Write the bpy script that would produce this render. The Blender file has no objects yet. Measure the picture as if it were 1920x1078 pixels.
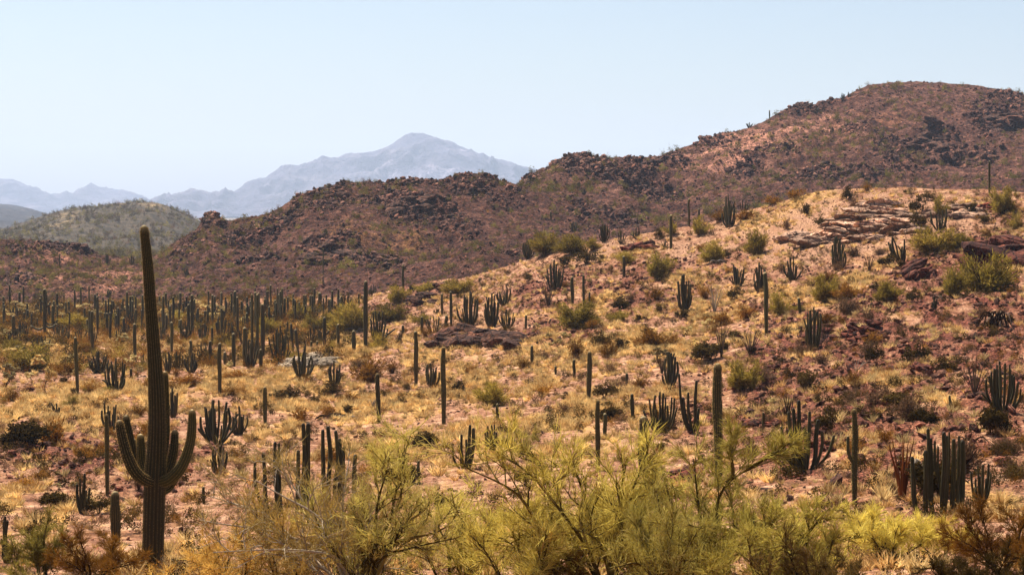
import bpy, math, random
import numpy as np
from mathutils import Vector, Matrix
from mathutils.bvhtree import BVHTree

SC = bpy.context.scene
COL = SC.collection
PI = math.pi
random.seed(7)
RNG = np.random.default_rng(11)

# ------------------------------------------------------------------ camera
F = 3583.0            # focal length in photo pixels (1920 wide)
HY = 400.0            # photo row of the true horizon
cam_d = bpy.data.cameras.new('camera')
cam_d.sensor_width = 36.0
cam_d.lens = 36.0 * F / 1920.0
cam_d.clip_start = 0.5
cam_d.clip_end = 40000
cam = bpy.data.objects.new('camera', cam_d)
COL.objects.link(cam)
PITCH = math.atan((539.0 - HY) / F)
cam.location = (0, 0, 0)
cam.rotation_euler = (PI / 2 - PITCH, 0, 0)
SC.camera = cam

# ------------------------------------------------------------------ light
SUN_EL, SUN_AZ = 57.0, -36.0         # degrees; azimuth from +Y (view direction), negative = left
world = bpy.data.worlds.new('World')
SC.world = world
world.use_nodes = True
wn = world.node_tree
wn.nodes.clear()
w_out = wn.nodes.new('ShaderNodeOutputWorld')
w_bg = wn.nodes.new('ShaderNodeBackground')
w_sky = wn.nodes.new('ShaderNodeTexSky')
w_sky.sky_type = 'NISHITA'
w_sky.sun_disc = False
w_sky.sun_elevation = math.radians(SUN_EL)
w_sky.sun_rotation = math.radians(SUN_AZ)
w_sky.altitude = 500
w_sky.air_density = 1.0
w_sky.dust_density = 2.2
w_sky.ozone_density = 1.2
w_bg.inputs['Strength'].default_value = 0.054
wn.links.new(w_sky.outputs[0], w_bg.inputs['Color'])
wn.links.new(w_bg.outputs[0], w_out.inputs['Surface'])
sun_d = bpy.data.lights.new('sun', 'SUN')
sun_d.energy = 5.0
sun_d.angle = math.radians(0.5)
sun_d.color = (1.0, 0.915, 0.79)
sun = bpy.data.objects.new('sun', sun_d)
COL.objects.link(sun)
_se, _sa = math.radians(SUN_EL), math.radians(SUN_AZ)
SUN_DIR = Vector((math.sin(_sa) * math.cos(_se), math.cos(_sa) * math.cos(_se), math.sin(_se)))
sun.rotation_euler = SUN_DIR.to_track_quat('Z', 'Y').to_euler()
SC.view_settings.view_transform = 'Standard'
SC.view_settings.look = 'None'
SC.view_settings.exposure = 1.22
SC.view_settings.gamma = 1.0
SC.view_settings.use_curve_mapping = False
SC.cycles.max_bounces = 6
SC.cycles.diffuse_bounces = 2
SC.cycles.glossy_bounces = 1
SC.cycles.transmission_bounces = 3
SC.cycles.volume_bounces = 1
SC.cycles.transparent_max_bounces = 6
SC.cycles.use_denoising = True

# ------------------------------------------------------------------ noise (numpy)
def _h(ix, iy, seed):
    h = (ix.astype(np.int64) * 374761393 + iy.astype(np.int64) * 668265263 + seed * 974634777) & 0xffffffff
    h = ((h ^ (h >> 13)) * 1274126177) & 0xffffffff
    h = h ^ (h >> 16)
    return (h & 0xffffff) / float(0xffffff)

def vnoise(x, y, seed=0):
    ix = np.floor(x); iy = np.floor(y)
    fx = x - ix; fy = y - iy
    fx = fx * fx * fx * (fx * (fx * 6 - 15) + 10)
    fy = fy * fy * fy * (fy * (fy * 6 - 15) + 10)
    a = _h(ix, iy, seed); b = _h(ix + 1, iy, seed); c = _h(ix, iy + 1, seed); d = _h(ix + 1, iy + 1, seed)
    return (a + (b - a) * fx) * (1 - fy) + (c + (d - c) * fx) * fy - 0.5      # -.5 .. .5

def fbm(x, y, octv=4, seed=0, gain=0.5, ridged=False):
    t = np.zeros_like(x, dtype=float); a = 1.0; f = 1.0
    for o in range(octv):
        c, s = math.cos(o * 1.7), math.sin(o * 1.7)
        n = vnoise((x * c - y * s) * f + 17.3 * o, (x * s + y * c) * f - 9.1 * o, seed + o)
        if ridged: n = 0.5 - 2 * np.abs(n)
        t += a * n
        a *= gain; f *= 2.03
    return t

def worley(x, y, seed=0):
    """F1, F2, random of nearest cell, and its tilted-plane height (a jumble of blocks)"""
    ix = np.floor(x); iy = np.floor(y)
    f1 = np.full(x.shape, 9.0); f2 = np.full(x.shape, 9.0)
    rid = np.zeros(x.shape); tl = np.zeros(x.shape)
    for dx in (-1, 0, 1):
        for dy in (-1, 0, 1):
            cx = ix + dx; cy = iy + dy
            px = cx + _h(cx, cy, seed); py = cy + _h(cx, cy, seed + 51)
            ex = x - px; ey = y - py
            d = np.sqrt(ex * ex + ey * ey)
            near = d < f1
            f2 = np.where(near, f1, np.minimum(f2, d))
            r = _h(cx, cy, seed + 7)
            rid = np.where(near, r, rid)
            tl = np.where(near, ex * (_h(cx, cy, seed + 8) - .5) + ey * (_h(cx, cy, seed + 9) - .5), tl)
            f1 = np.where(near, d, f1)
    return f1, f2, rid, tl

def sstep(a, b, x):
    t = np.clip((x - a) / (b - a), 0, 1)
    return t * t * (3 - 2 * t)

def gauss1(a, sig):
    k = int(sig * 3) + 1
    w = np.exp(-0.5 * (np.arange(-k, k + 1) / sig) ** 2); w /= w.sum()
    return np.convolve(np.pad(a, k, mode='edge'), w, mode='valid')

TX = np.arange(-1400, 3321, 4.0)
def curve(pts, sig=6):
    xs, ys = zip(*pts)
    return gauss1(np.interp(TX, xs, ys), sig)
def ev(tab, px):
    return np.interp(px, TX, tab)

def unproj(px, py, d):
    """photo pixel and depth along +Y -> world (camera at the origin, horizon at HY)"""
    vy = (539.0 - py) / F; vx = (px - 960.0) / F
    cp, sp = math.cos(PITCH), math.sin(PITCH)
    Y = cp + sp * vy
    Z = -sp + cp * vy
    return vx / Y * d, d + 0 * px, Z / Y * d
def ray(px, py):
    x, y, z = unproj(np.float64(px), np.float64(py), 1.0)
    return Vector((float(x), float(y), float(z)))

# ------------------------------------------------------------------ scene helpers
def setp(o, label=None, cat=None, group=None, kind=None):
    if label: o['label'] = label
    if cat: o['category'] = cat
    if group: o['group'] = group
    if kind: o['kind'] = kind
    return o

def mesh_np(name, v, f, mat=None, smooth=True, attrs=None):
    """v (n,3); f (m,3|4) int array, or a list of such arrays"""
    me = bpy.data.meshes.new(name)
    fl = f if isinstance(f, list) else [f]
    fl = [np.asarray(a, dtype=np.int32) for a in fl if len(a)]
    nl = sum(a.size for a in fl); nf = sum(len(a) for a in fl)
    me.vertices.add(len(v)); me.vertices.foreach_set('co', np.asarray(v, dtype=np.float32).ravel())
    me.loops.add(nl); me.loops.foreach_set('vertex_index', np.concatenate([a.ravel() for a in fl]))
    me.polygons.add(nf)
    tot = np.concatenate([np.full(len(a), a.shape[1]) for a in fl])
    st = np.concatenate([[0], np.cumsum(tot)[:-1]])
    me.polygons.foreach_set('loop_start', st.astype(np.int32))
    me.polygons.foreach_set('loop_total', tot.astype(np.int32))
    me.polygons.foreach_set('use_smooth', np.full(nf, smooth, dtype=bool))
    me.update(calc_edges=True)
    if attrs:
        for k, a in attrs.items():
            a = np.asarray(a, dtype=np.float32)
            if a.ndim == 2:
                at = me.attributes.new(k, 'FLOAT_COLOR', 'POINT')
                c = np.ones((len(v), 4), dtype=np.float32); c[:, :a.shape[1]] = a
                at.data.foreach_set('color', c.ravel())
            else:
                at = me.attributes.new(k, 'FLOAT', 'POINT')
                at.data.foreach_set('value', a)
    if mat: me.materials.append(mat)
    return me

def link(name, me, parent=None, loc=None):
    o = bpy.data.objects.new(name, me)
    COL.objects.link(o)
    if parent: o.parent = parent
    if loc is not None: o.location = loc
    return o

def empty(name, loc, rz=0.0):
    o = bpy.data.objects.new(name, None)
    o.empty_display_size = 0.3
    COL.objects.link(o); o.location = loc; o.rotation_euler = (0, 0, rz)
    return o

def copy_tree(o, parent=None):
    c = o.copy(); COL.objects.link(c); c.parent = parent
    for ch in list(o.children): copy_tree(ch, c)
    return c

# ------------------------------------------------------------------ materials
class NT:
    def __init__(s, name):
        s.m = bpy.data.materials.new(name); s.m.use_nodes = True
        s.t = s.m.node_tree; s.t.nodes.clear()
        s.out = s.t.nodes.new('ShaderNodeOutputMaterial')
    def n(s, typ, **kw):
        nd = s.t.nodes.new(typ)
        for k, v in kw.items():
            if k.startswith('i_'):
                key = k[2:].replace('_', ' ')
                key = int(key) if key.isdigit() else key
                s.set(nd.inputs[key], v)
            else: setattr(nd, k, v)
        return nd
    def set(s, sock, v):
        if isinstance(v, bpy.types.NodeSocket): s.t.links.new(v, sock)
        else: sock.default_value = v
    def noise(s, scale, detail=3, rough=0.55, vec=None, dist=0.0):
        nd = s.n('ShaderNodeTexNoise', i_Scale=scale, i_Detail=detail, i_Roughness=rough, i_Distortion=dist)
        if vec is not None: s.set(nd.inputs['Vector'], vec)
        return nd.outputs['Fac']
    def ramp(s, fac, stops, interp='LINEAR'):
        nd = s.n('ShaderNodeValToRGB'); s.set(nd.inputs[0], fac)
        cr = nd.color_ramp; cr.interpolation = interp
        while len(cr.elements) < len(stops): cr.elements.new(0.5)
        for e, (p, c) in zip(cr.elements, stops):
            e.position = p; e.color = (c[0], c[1], c[2], 1) if not isinstance(c, (int, float)) else (c, c, c, 1)
        return nd.outputs['Color']
    def mix(s, fac, a, b, mode='MIX'):
        nd = s.n('ShaderNodeMix', data_type='RGBA', blend_type=mode)
        s.set(nd.inputs[0], fac)
        for i, v in ((6, a), (7, b)):
            s.set(nd.inputs[i], (v[0], v[1], v[2], 1) if isinstance(v, tuple) else v)
        return nd.outputs[2]
    def math(s, op, a, b=0.0, clamp=False):
        nd = s.n('ShaderNodeMath', operation=op, use_clamp=clamp); s.set(nd.inputs[0], a); s.set(nd.inputs[1], b)
        return nd.outputs[0]
    def attr(s, name):
        return s.n('ShaderNodeAttribute', attribute_name=name)
    def rnd(s):
        return s.n('ShaderNodeObjectInfo').outputs['Random']
    def pos(s):
        return s.n('ShaderNodeNewGeometry').outputs['Position']
    def bump(s, h, strength=0.5, dist=0.05):
        nd = s.n('ShaderNodeBump', i_Strength=strength, i_Distance=dist); s.set(nd.inputs['Height'], h)
        return nd.outputs['Normal']
    def grade(s, col):
        g = s.n('ShaderNodeGamma'); s.set(g.inputs[0], (col[0], col[1], col[2], 1) if isinstance(col, tuple) else col)
        g.inputs[1].default_value = 1.5
        return g.outputs[0]
    def principled(s, col, rough=0.9, normal=None, spec=0.2):
        nd = s.n('ShaderNodeBsdfPrincipled', i_Roughness=rough)
        nd.inputs['Specular IOR Level'].default_value = spec
        s.set(nd.inputs['Base Color'], s.grade(col))
        if normal is not None: s.set(nd.inputs['Normal'], normal)
        s.t.links.new(nd.outputs[0], s.out.inputs['Surface'])
        return nd
    def leafy(s, col, trans=0.4, rough=0.8):
        d = s.n('ShaderNodeBsdfDiffuse'); tr = s.n('ShaderNodeBsdfTranslucent')
        col = s.grade(col)
        for q in (d, tr): s.set(q.inputs['Color'], col)
        mx = s.n('ShaderNodeMixShader'); mx.inputs[0].default_value = trans
        s.t.links.new(d.outputs[0], mx.inputs[1]); s.t.links.new(tr.outputs[0], mx.inputs[2])
        s.t.links.new(mx.outputs[0], s.out.inputs['Surface'])

def ground_material():
    m = NT('desert_ground'); p = m.pos()
    a = m.attr('mask').outputs['Color']
    sep = m.n('ShaderNodeSeparateColor'); m.set(sep.inputs[0], a)
    straw, red, pale = sep.outputs[0], sep.outputs[1], sep.outputs[2]
    big = m.noise(0.11, 4, 0.6, p); mid = m.noise(0.9, 5, 0.65, p); fine = m.noise(7.0, 5, 0.7, p)
    soil = m.ramp(mid, [(0.3, (0.22, 0.115, 0.07)), (0.48, (0.42, 0.25, 0.165)), (0.64, (0.64, 0.45, 0.32))])
    redc = m.ramp(fine, [(0.32, (0.075, 0.03, 0.022)), (0.5, (0.22, 0.088, 0.06)), (0.68, (0.42, 0.21, 0.155))])
    palec = m.ramp(fine, [(0.3, (0.30, 0.18, 0.12)), (0.6, (0.55, 0.37, 0.26))])
    strawc = m.ramp(fine, [(0.3, (0.38, 0.24, 0.09)), (0.6, (0.72, 0.52, 0.23))])
    patch = m.ramp(m.noise(0.45, 5, 0.7, p, 0.6), [(0.38, 0.0), (0.58, 1.0)])
    soil = m.mix(m.math('MULTIPLY', patch, 0.55), soil, strawc) if False else soil
    c = m.mix(m.math('MULTIPLY', red, m.ramp(m.noise(0.35, 5, 0.7, p), [(0.35, 0.5), (0.6, 1.0)]), True), soil, redc)
    c = m.mix(pale, c, palec)
    sf = m.math('MULTIPLY', straw, m.ramp(mid, [(0.35, 0.25), (0.6, 1.0)]), True)
    c = m.mix(sf, c, strawc)
    c = m.mix(0.8, c, m.ramp(fine, [(0.34, (0.36, 0.33, 0.32)), (0.5, (1, 1, 1)), (0.68, (1.4, 1.33, 1.28))]), 'MULTIPLY')
    vor = m.n('ShaderNodeTexVoronoi', i_Scale=9.0); m.set(vor.inputs['Vector'], p)
    h = m.math('ADD', m.math('MULTIPLY', fine, 1.0), m.math('MULTIPLY', vor.outputs['Distance'], 0.8))
    m.principled(c, 0.95, m.bump(h, 0.9, 0.12), 0.1)
    return m.m

def hill_material(name, dark, mid_, light, straw, sc=1.0, bump=0.6, con=0.85):
    """rocky hillside: mask R = straw/gravel, G = crag (dark varnished rock), B = pale scree"""
    m = NT(name); p = m.pos()
    sep = m.n('ShaderNodeSeparateColor'); m.set(sep.inputs[0], m.attr('mask').outputs['Color'])
    a = m.noise(0.05 * sc, 5, 0.65, p); b = m.noise(0.5 * sc, 5, 0.7, p); fi = m.noise(2.4 * sc, 4, 0.7, p)
    c = m.ramp(b, [(0.32, dark), (0.5, mid_), (0.68, light)])
    c = m.mix(m.math('MULTIPLY', sep.outputs[0], m.ramp(b, [(0.42, 0.0), (0.6, 0.9)])), c, straw)
    c = m.mix(m.math('MULTIPLY', sep.outputs[1], 0.5), c, m.ramp(fi, [(0.35, tuple(x * 0.55 for x in dark)), (0.7, mid_)]))
    c = m.mix(m.math('MULTIPLY', sep.outputs[2], m.ramp(fi, [(0.38, 0.1), (0.56, 1.0)])), c, tuple(min(1, x * 1.5) for x in light))
    c = m.mix(con, c, m.ramp(fi, [(0.34, (0.34, 0.32, 0.33)), (0.5, (1, 1, 1)), (0.66, (1.55, 1.48, 1.45))]), 'MULTIPLY')
    h = m.math('ADD', fi, m.math('MULTIPLY', b, 1.6))
    m.principled(c, 0.95, m.bump(h, bump, 0.9 / sc), 0.1)
    return m.m
# ================================================================== LARGE STRUCTURE: terrain
def grid_faces(nu, nv):
    i = np.arange(nu - 1)[None, :]; j = np.arange(nv - 1)[:, None]
    a = j * nu + i
    return np.stack([a, a + 1, a + nu + 1, a + nu], axis=-1).reshape(-1, 4)

def blob(px, py, cx, cy, rx, ry, ang=0.0, soft=0.5):
    c, s = math.cos(math.radians(ang)), math.sin(math.radians(ang))
    ex, ey = px - cx, py - cy
    u = (ex * c + ey * s) / rx; v = (-ex * s + ey * c) / ry
    r = np.sqrt(u * u + v * v)
    return 1 - sstep(1 - soft, 1 + soft, r)

# ---- the near slope and valley floor: (photo row, depth in m) down each key column
YB = 1150.0
NEAR_COLS = {
    -1400: [(1150, 36), (1060, 46), (900, 66), (750, 120), (650, 200), (572, 320)],
    100: [(1150, 40), (1060, 50), (1000, 60), (930, 76), (850, 98), (750, 135), (700, 165), (650, 208), (600, 268), (570, 325)],
    500: [(1150, 38), (1060, 50), (1000, 59), (930, 74), (850, 96), (750, 132), (700, 160), (650, 202), (600, 262), (560, 315)],
    900: [(1150, 37), (1078, 45), (1000, 57), (900, 76), (800, 105), (700, 142), (600, 190), (550, 214), (515, 238)],
    1200: [(1150, 37), (1078, 44), (1000, 55), (900, 72), (800, 97), (700, 132), (600, 168), (520, 200), (430, 230)],
    1500: [(1150, 36), (1078, 42), (1000, 52), (900, 66), (800, 88), (700, 116), (600, 148), (500, 186), (400, 216), (362, 228)],
    1900: [(1150, 35), (1078, 40), (1000, 48), (900, 60), (800, 76), (700, 96), (600, 122), (500, 156), (400, 198), (362, 214)],
    3320: [(1150, 32), (900, 55), (700, 86), (500, 130), (360, 180)]}
RIDGE = curve([(-1400, 575), (0, 572), (300, 566), (450, 560), (600, 556), (700, 548), (800, 533), (900, 513), (960, 492), (1050, 467),
               (1150, 447), (1250, 430), (1350, 412), (1450, 380), (1520, 361), (1600, 351), (1700, 348), (1800, 353), (1920, 362), (2300, 372), (3320, 400)], 7)
SG = np.linspace(-0.05, 1.0, 64)
_kx = sorted(NEAR_COLS)
_cols = []
for k in _kx:
    pts = NEAR_COLS[k]; r = float(ev(RIDGE, k))
    yy = YB + (r - YB) * SG
    py_, d_ = zip(*pts)
    lo = np.interp(-yy, [-q for q in py_], np.log(d_))
    # extend a little beyond the listed span
    lo = np.where(yy > py_[0], math.log(d_[0]) + (py_[0] - yy) / 260.0, lo)
    _cols.append(np.exp(gauss1(lo, 2.0)))
_cols = np.array(_cols)
DTAB = np.array([gauss1(np.interp(TX, _kx, _cols[:, j]), 26) for j in range(len(SG))])   # (s, px)
def near_depth(px, s):
    fi = np.clip((s - SG[0]) / (SG[-1] - SG[0]) * (len(SG) - 1), 0, len(SG) - 1.001)
    i = fi.astype(int); f = fi - i
    fx = np.clip((px - TX[0]) / 4.0, 0, len(TX) - 1.001); j = fx.astype(int); g = fx - j
    a = DTAB[i, j] * (1 - g) + DTAB[i, j + 1] * g
    b = DTAB[i + 1, j] * (1 - g) + DTAB[i + 1, j + 1] * g
    return a * (1 - f) + b * f
def near_base(px, s):
    py = YB + (ev(RIDGE, px) - YB) * s
    d = near_depth(px, s)
    x, y, z = unproj(px, py, d)
    return x, y, z, py

def near_masks(px, py):
    w = fbm(px / 60.0, py / 26.0, 4, 5)
    straw = np.zeros_like(px)
    for b in [(420, 745, 260, 42, -6), (720, 745, 200, 45, -18), (960, 690, 200, 45, -18), (1180, 640, 190, 40, -14), (1330, 590, 160, 34, -20),
              (60, 770, 150, 40, 0), (40, 950, 110, 40, 0), (640, 645, 110, 24, -10), (1560, 545, 120, 24, -14), (1500, 610, 70, 34, -60),
              (1000, 800, 250, 40, -6), (330, 1055, 80, 34, 0), (1600, 1010, 60, 34, 0), (1150, 560, 120, 20, -20), (1640, 880, 60, 50, 0),
              (1720, 720, 70, 30, 20), (1640, 500, 100, 14, -12), (200, 650, 200, 30, 0), (1480, 350 + 40, 90, 16, -20), (880, 840, 200, 30, 0),
              (1840, 650, 30, 20, 0), (560, 610, 60, 20, -12), (1420, 560, 70, 24, -20), (1850, 920, 60, 30, 0), (700, 650, 80, 18, -20)]:
        straw = np.maximum(straw, blob(px, py, *b, soft=0.85))
    straw = np.clip((straw * 0.85 + 0.04) * (0.75 + 3.0 * w) + 0.55 * fbm(px / 22.0, py / 9.0, 4, 6), 0, 1)
    red = np.zeros_like(px)
    for b in [(1640, 730, 230, 170, 0), (1880, 640, 120, 200, 0), (1480, 640, 60, 40, 0), (1150, 545, 130, 40, -12), (1700, 640, 250, 90, 8), (1550, 730, 150, 60, 0), (1850, 560, 120, 60, 0), (1480, 790, 160, 50, 0),
              (1730, 500, 70, 30, -30), (1880, 720, 90, 60, 0), (1600, 850, 160, 60, 0), (280, 880, 60, 40, 0), (1050, 620, 60, 30, 0),
              (760, 560, 60, 20, -30), (1440, 700, 60, 70, 0), (1040, 540, 80, 30, -10), (180, 850, 180, 40, 0), (1260, 520, 110, 30, -20)]:
        red = np.maximum(red, blob(px, py, *b, soft=0.9))
    red = np.clip(red * (1.05 + 2.4 * fbm(px / 45.0 + 9, py / 18.0, 5, 15, 0.6)), 0, 1)
    pale = np.zeros_like(px)
    for b in [(1640, 390, 90, 42, 12), (1560, 400, 120, 40, -15), (1510, 438, 50, 24, 0), (1620, 440, 70, 30, 0), (1790, 385, 60, 22, 8),
              (1380, 440, 90, 30, -15), (1480, 470, 100, 30, 0), (1290, 470, 70, 22, -20), (1800, 420, 70, 20, 0), (1130, 470, 60, 14, -12)]:
        pale = np.maximum(pale, blob(px, py, *b, soft=0.4))
    pale = np.clip(pale * (0.8 + 2.2 * fbm(px / 40.0 + 3, py / 16.0 + 4, 5, 25, 0.6)), 0, 1)
    straw = straw * (1 - 0.75 * red) * (1 - 0.6 * pale)
    return straw, red, pale

def near_height(x, y, straw, red, pale):
    rough = np.clip(0.25 + red * 0.9 + pale * 0.5 - straw * 0.5, 0.05, 1.3)
    h = 0.55 * fbm(x / 17.0, y / 17.0, 3, 31) + 0.16 * fbm(x / 3.2, y / 3.2, 3, 32)
    f1, f2, r, t = worley(x / 0.85, y / 0.85, 41)
    h += rough * (0.20 * (r - 0.5) + 0.22 * t) * sstep(0.0, 0.12, f2 - f1)
    f1, f2, r, t = worley(x / 2.6, y / 2.6, 42)
    h += np.clip(rough - 0.3, 0, 1) * (0.42 * (r - 0.5) + 0.5 * t) * sstep(0.0, 0.1, f2 - f1)
    return h

def near_point(px, s):
    x, y, z, py = near_base(px, s)
    st, rd, pl = near_masks(px, py)
    return x, y, z + near_height(x, y, st, rd, pl), py, st, rd, pl

M_GROUND = ground_material()
inner = np.linspace(-140, 2060, 700)
ppx = np.concatenate([np.linspace(-1400, -160, 40), inner, np.linspace(2080, 3320, 40)])
ss = np.linspace(-0.04, 1.0, 460)
PX, S = np.meshgrid(ppx, ss)
x, y, z, py, st, rd, pl = near_point(PX.ravel(), S.ravel())
V = np.stack([x, y, z], -1); MK = np.stack([st, rd, pl], -1)
# the far side of the ridge, falling to the plain
backs = [(4, -.25), (12, -1.6), (26, -5.0), (48, -10.0)]
bx, by, bz = [q.reshape(PX.shape)[-1] for q in (x, y, z)]
ev_, em = [V], [MK]
for dd, dz in backs:
    zz = np.maximum(bz + dz, np.minimum(-17.5, bz - 0.4)) + 0.5 * fbm(bx / 6, by / 6 + dd, 3, 61)
    zz = np.minimum(zz, bz - 0.06 * dd)
    ev_.append(np.stack([bx * (1 + dd / by), by + dd, zz], -1)); em.append(MK.reshape(PX.shape + (3,))[-1] * 0.5)
V = np.concatenate(ev_); MK = np.concatenate(em)
me = mesh_np('ground', V, grid_faces(PX.shape[1], PX.shape[0] + len(backs)), M_GROUND, True, {'mask': MK})
ground = setp(link('ground', me), 'sloping desert ground of straw grass, pink gravel and red stones in front', kind='structure')

# the slope under and behind the camera, meeting the near slope below the frame
gx, gy = np.meshgrid(np.linspace(-90, 90, 90), np.linspace(-60, 37, 60))
gz = -1.9 - 0.158 * np.clip(gy, 0, 99) - 0.02 * np.clip(-gy, 0, 99) + 0.25 * fbm(gx / 7, gy / 7, 3, 71)
me = mesh_np('near_ground', np.stack([gx.ravel(), gy.ravel(), gz.ravel()], -1), grid_faces(90, 60), M_GROUND, True,
             {'mask': np.stack([0.4 + 0 * gx.ravel(), 0.3 + 0 * gx.ravel(), 0 * gx.ravel()], -1)})
setp(link('near_ground', me), 'gravel slope at the photographer\'s feet', kind='structure')

# the plain that reaches the horizon
m = NT('plain'); p = m.pos()
m.principled(m.ramp(m.noise(0.01, 5, 0.6, p), [(0.35, (0.16, 0.12, 0.07)), (0.65, (0.34, 0.25, 0.16))]), 0.95)
M_PLAIN = m.m
v = [(-9000, -300, -18.5), (9000, -300, -18.5), (9000, 15500, -18.5), (-9000, 15500, -18.5)]
setp(link('plain', mesh_np('plain', np.array(v), np.array([[0, 1, 2, 3]]), M_PLAIN, False)), 'flat desert plain running out to the far mountains', kind='structure')

# ---- hills behind: each a real ridge with its own depth, front slope and far side
HILLS = {}
def hill(name, label, mat, top, bottom, d_top, d_bot, x0, x1, nu, nv, prof=0.85, low=1.5, lowsc=40.0, crag=0.0, craglist=(), cragsc=2.4, base=0.5,
         bs=None, strawlist=(), palelist=(), redge=0.0, back=1.0, seed=100, topsig=2.0):
    T = curve(top, topsig); B = curve(bottom, 6); DT = curve(d_top, 20); DB = curve(d_bot, 20)
    HILLS[name] = (T, B, DT, DB, x0, x1)
    def point(px, s):
        yt = ev(T, px); yb = ev(B, px)
        py = yb + (yt - yb) * s
        d0, d1 = ev(DB, px), ev(DT, px)
        d = d0 + (d1 - d0) * np.clip(s, 0, 9) ** prof
        x, y, z = unproj(px, py, d)
        ck = np.zeros_like(px)
        for b in craglist: ck = np.maximum(ck, blob(px, py, *b, soft=0.45))
        ck = np.clip(ck * (1.0 + 1.3 * fbm(x / (cragsc * 5), y / (cragsc * 5), 3, seed + 3)), 0, 1)
        sw = np.zeros_like(px)
        for b in strawlist: sw = np.maximum(sw, blob(px, py, *b, soft=0.5))
        pw = np.zeros_like(px)
        for b in palelist: pw = np.maximum(pw, blob(px, py, *b, soft=0.5))
        pw = np.clip(pw * (0.6 + 2.2 * fbm(x / 6, y / 6, 4, seed + 6, 0.65)), 0, 1); sw = np.clip(sw * (0.6 + 2.2 * fbm(x / 7, y / 7, 4, seed + 8, 0.65)), 0, 1)
        env = np.clip((1 - s) * 5, 0, 1) * np.clip(s * 6, 0, 1) * 0.85 + 0.15
        h = low * fbm(x / lowsc, y / lowsc, 4, seed) * env * 2 + redge * fbm(x / (lowsc * .35), y / (lowsc * .35), 5, seed + 1, 0.55, True) * (0.1 + 0.9 * env)
        f1, f2, r, t = worley(x / cragsc, y / cragsc * 0.8, seed + 2)
        gap = sstep(0.0, 0.12, f2 - f1)
        h += (base + crag * ck) * ((r - 0.35) * 0.9 + 1.1 * t) * gap * cragsc * 0.3
        if crag:
            f1, f2, r, t = worley(x / (cragsc * 3.1), y / (cragsc * 2.6), seed + 5)
            h += crag * ck * ((r - 0.25) * 1.0 + t) * cragsc * 0.55
        return x, y, z + h, py, sw, ck, pw
    ppx = np.linspace(x0, x1, nu); sv = np.linspace(0, 1, nv)
    PX, S = np.meshgrid(ppx, sv)
    x, y, z, py, sw, ck, pw = point(PX.ravel(), S.ravel())
    V = [np.stack([x, y, z], -1)]; MK = [np.stack([sw, ck, pw], -1)]
    X, Y, Z = [q.reshape(PX.shape)[-1] for q in (x, y, z)]
    dep = back * (ev(DT, ppx) - ev(DB, ppx))
    for k in (0.05, 0.15, 0.35, 0.65, 1.0):
        zz = Z - (Z + 20) * (k ** 1.15) - 0.02 * dep * k
        V.append(np.stack([X * (1 + k * dep / Y), Y + k * dep, zz], -1)); MK.append(MK[0].reshape(PX.shape + (3,))[-1] * 0.6)
    me = mesh_np(name, np.concatenate(V), grid_faces(nu, nv + 5), mat, True, {'mask': np.concatenate(MK)})
    o = setp(link(name, me), label, kind='structure')
    return o, point

M_HILL = hill_material('hill_rock', (0.078, 0.037, 0.028), (0.182, 0.09, 0.064), (0.35, 0.205, 0.15), (0.42, 0.25, 0.12), 0.9, 0.9)
M_HILLR = hill_material('high_hill_rock', (0.078, 0.04, 0.031), (0.185, 0.096, 0.071), (0.36, 0.215, 0.16), (0.36, 0.2, 0.13), 0.85)
M_GREEN = hill_material('far_green_hill', (0.085, 0.075, 0.055), (0.14, 0.115, 0.08), (0.21, 0.17, 0.12), (0.50, 0.38, 0.22), 0.35, 0.4)
M_MOUNT = hill_material('haze_tinted_mountain_rock', (0.10, 0.10, 0.15), (0.17, 0.16, 0.215), (0.26, 0.235, 0.27), (0.45, 0.38, 0.3), 0.01, 0.35, 0.25)  # blue of the distance haze is mixed into this rock colour

hillA, ptA = hill('hill', 'dark red-brown rocky ridge with crags, middle distance', M_HILL,
    top=[(-700, 470), (-200, 448), (0, 449), (60, 452), (130, 462), (180, 478), (260, 487), (296, 478), (330, 452), (372, 430), (380, 411), (395, 404), (412, 410), (420, 420), (440, 414),
         (500, 402), (535, 385), (560, 366), (600, 352), (640, 345), (690, 339), (730, 347), (760, 341), (800, 338), (830, 343), (870, 329), (905, 334), (960, 346), (1000, 356),
         (1060, 372), (1140, 396), (1230, 420), (1330, 450), (1500, 500)],
    bottom=[(-700, 590), (600, 590), (760, 575), (900, 560), (1500, 545)],
    d_top=[(-700, 430), (250, 425), (420, 420), (640, 440), (900, 450), (1200, 430), (1500, 420)],
    d_bot=[(-700, 322), (500, 320), (700, 300), (900, 275), (1500, 265)],
    x0=-500, x1=1450, nu=620, nv=240, prof=0.9, low=2.2, lowsc=38, crag=1.0, cragsc=1.9, base=0.42, redge=1.7, seed=200,
    craglist=[(400, 412, 26, 16), (600, 365, 55, 26, -20), (630, 385, 45, 16, -20), (770, 390, 80, 26, 15), (870, 345, 70, 20), (950, 372, 36, 12), (620, 470, 60, 30),
              (850, 400, 50, 18, 25), (500, 430, 60, 18, -20), (860, 425, 40, 14), (930, 485, 50, 16), (350, 470, 50, 14, -40), (460, 445, 60, 14, -10), (740, 345, 50, 10),
              (1120, 395, 60, 22, 10), (1180, 410, 80, 22, 12), (100, 470, 120, 10), (700, 510, 60, 12), (20, 520, 60, 10), (480, 500, 40, 10)],
    strawlist=[(680, 440, 70, 22), (760, 450, 60, 16), (140, 520, 140, 22), (200, 505, 60, 14), (560, 400, 30, 10)],
    palelist=[(180, 520, 150, 14), (60, 490, 90, 12), (200, 540, 90, 10)])
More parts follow.
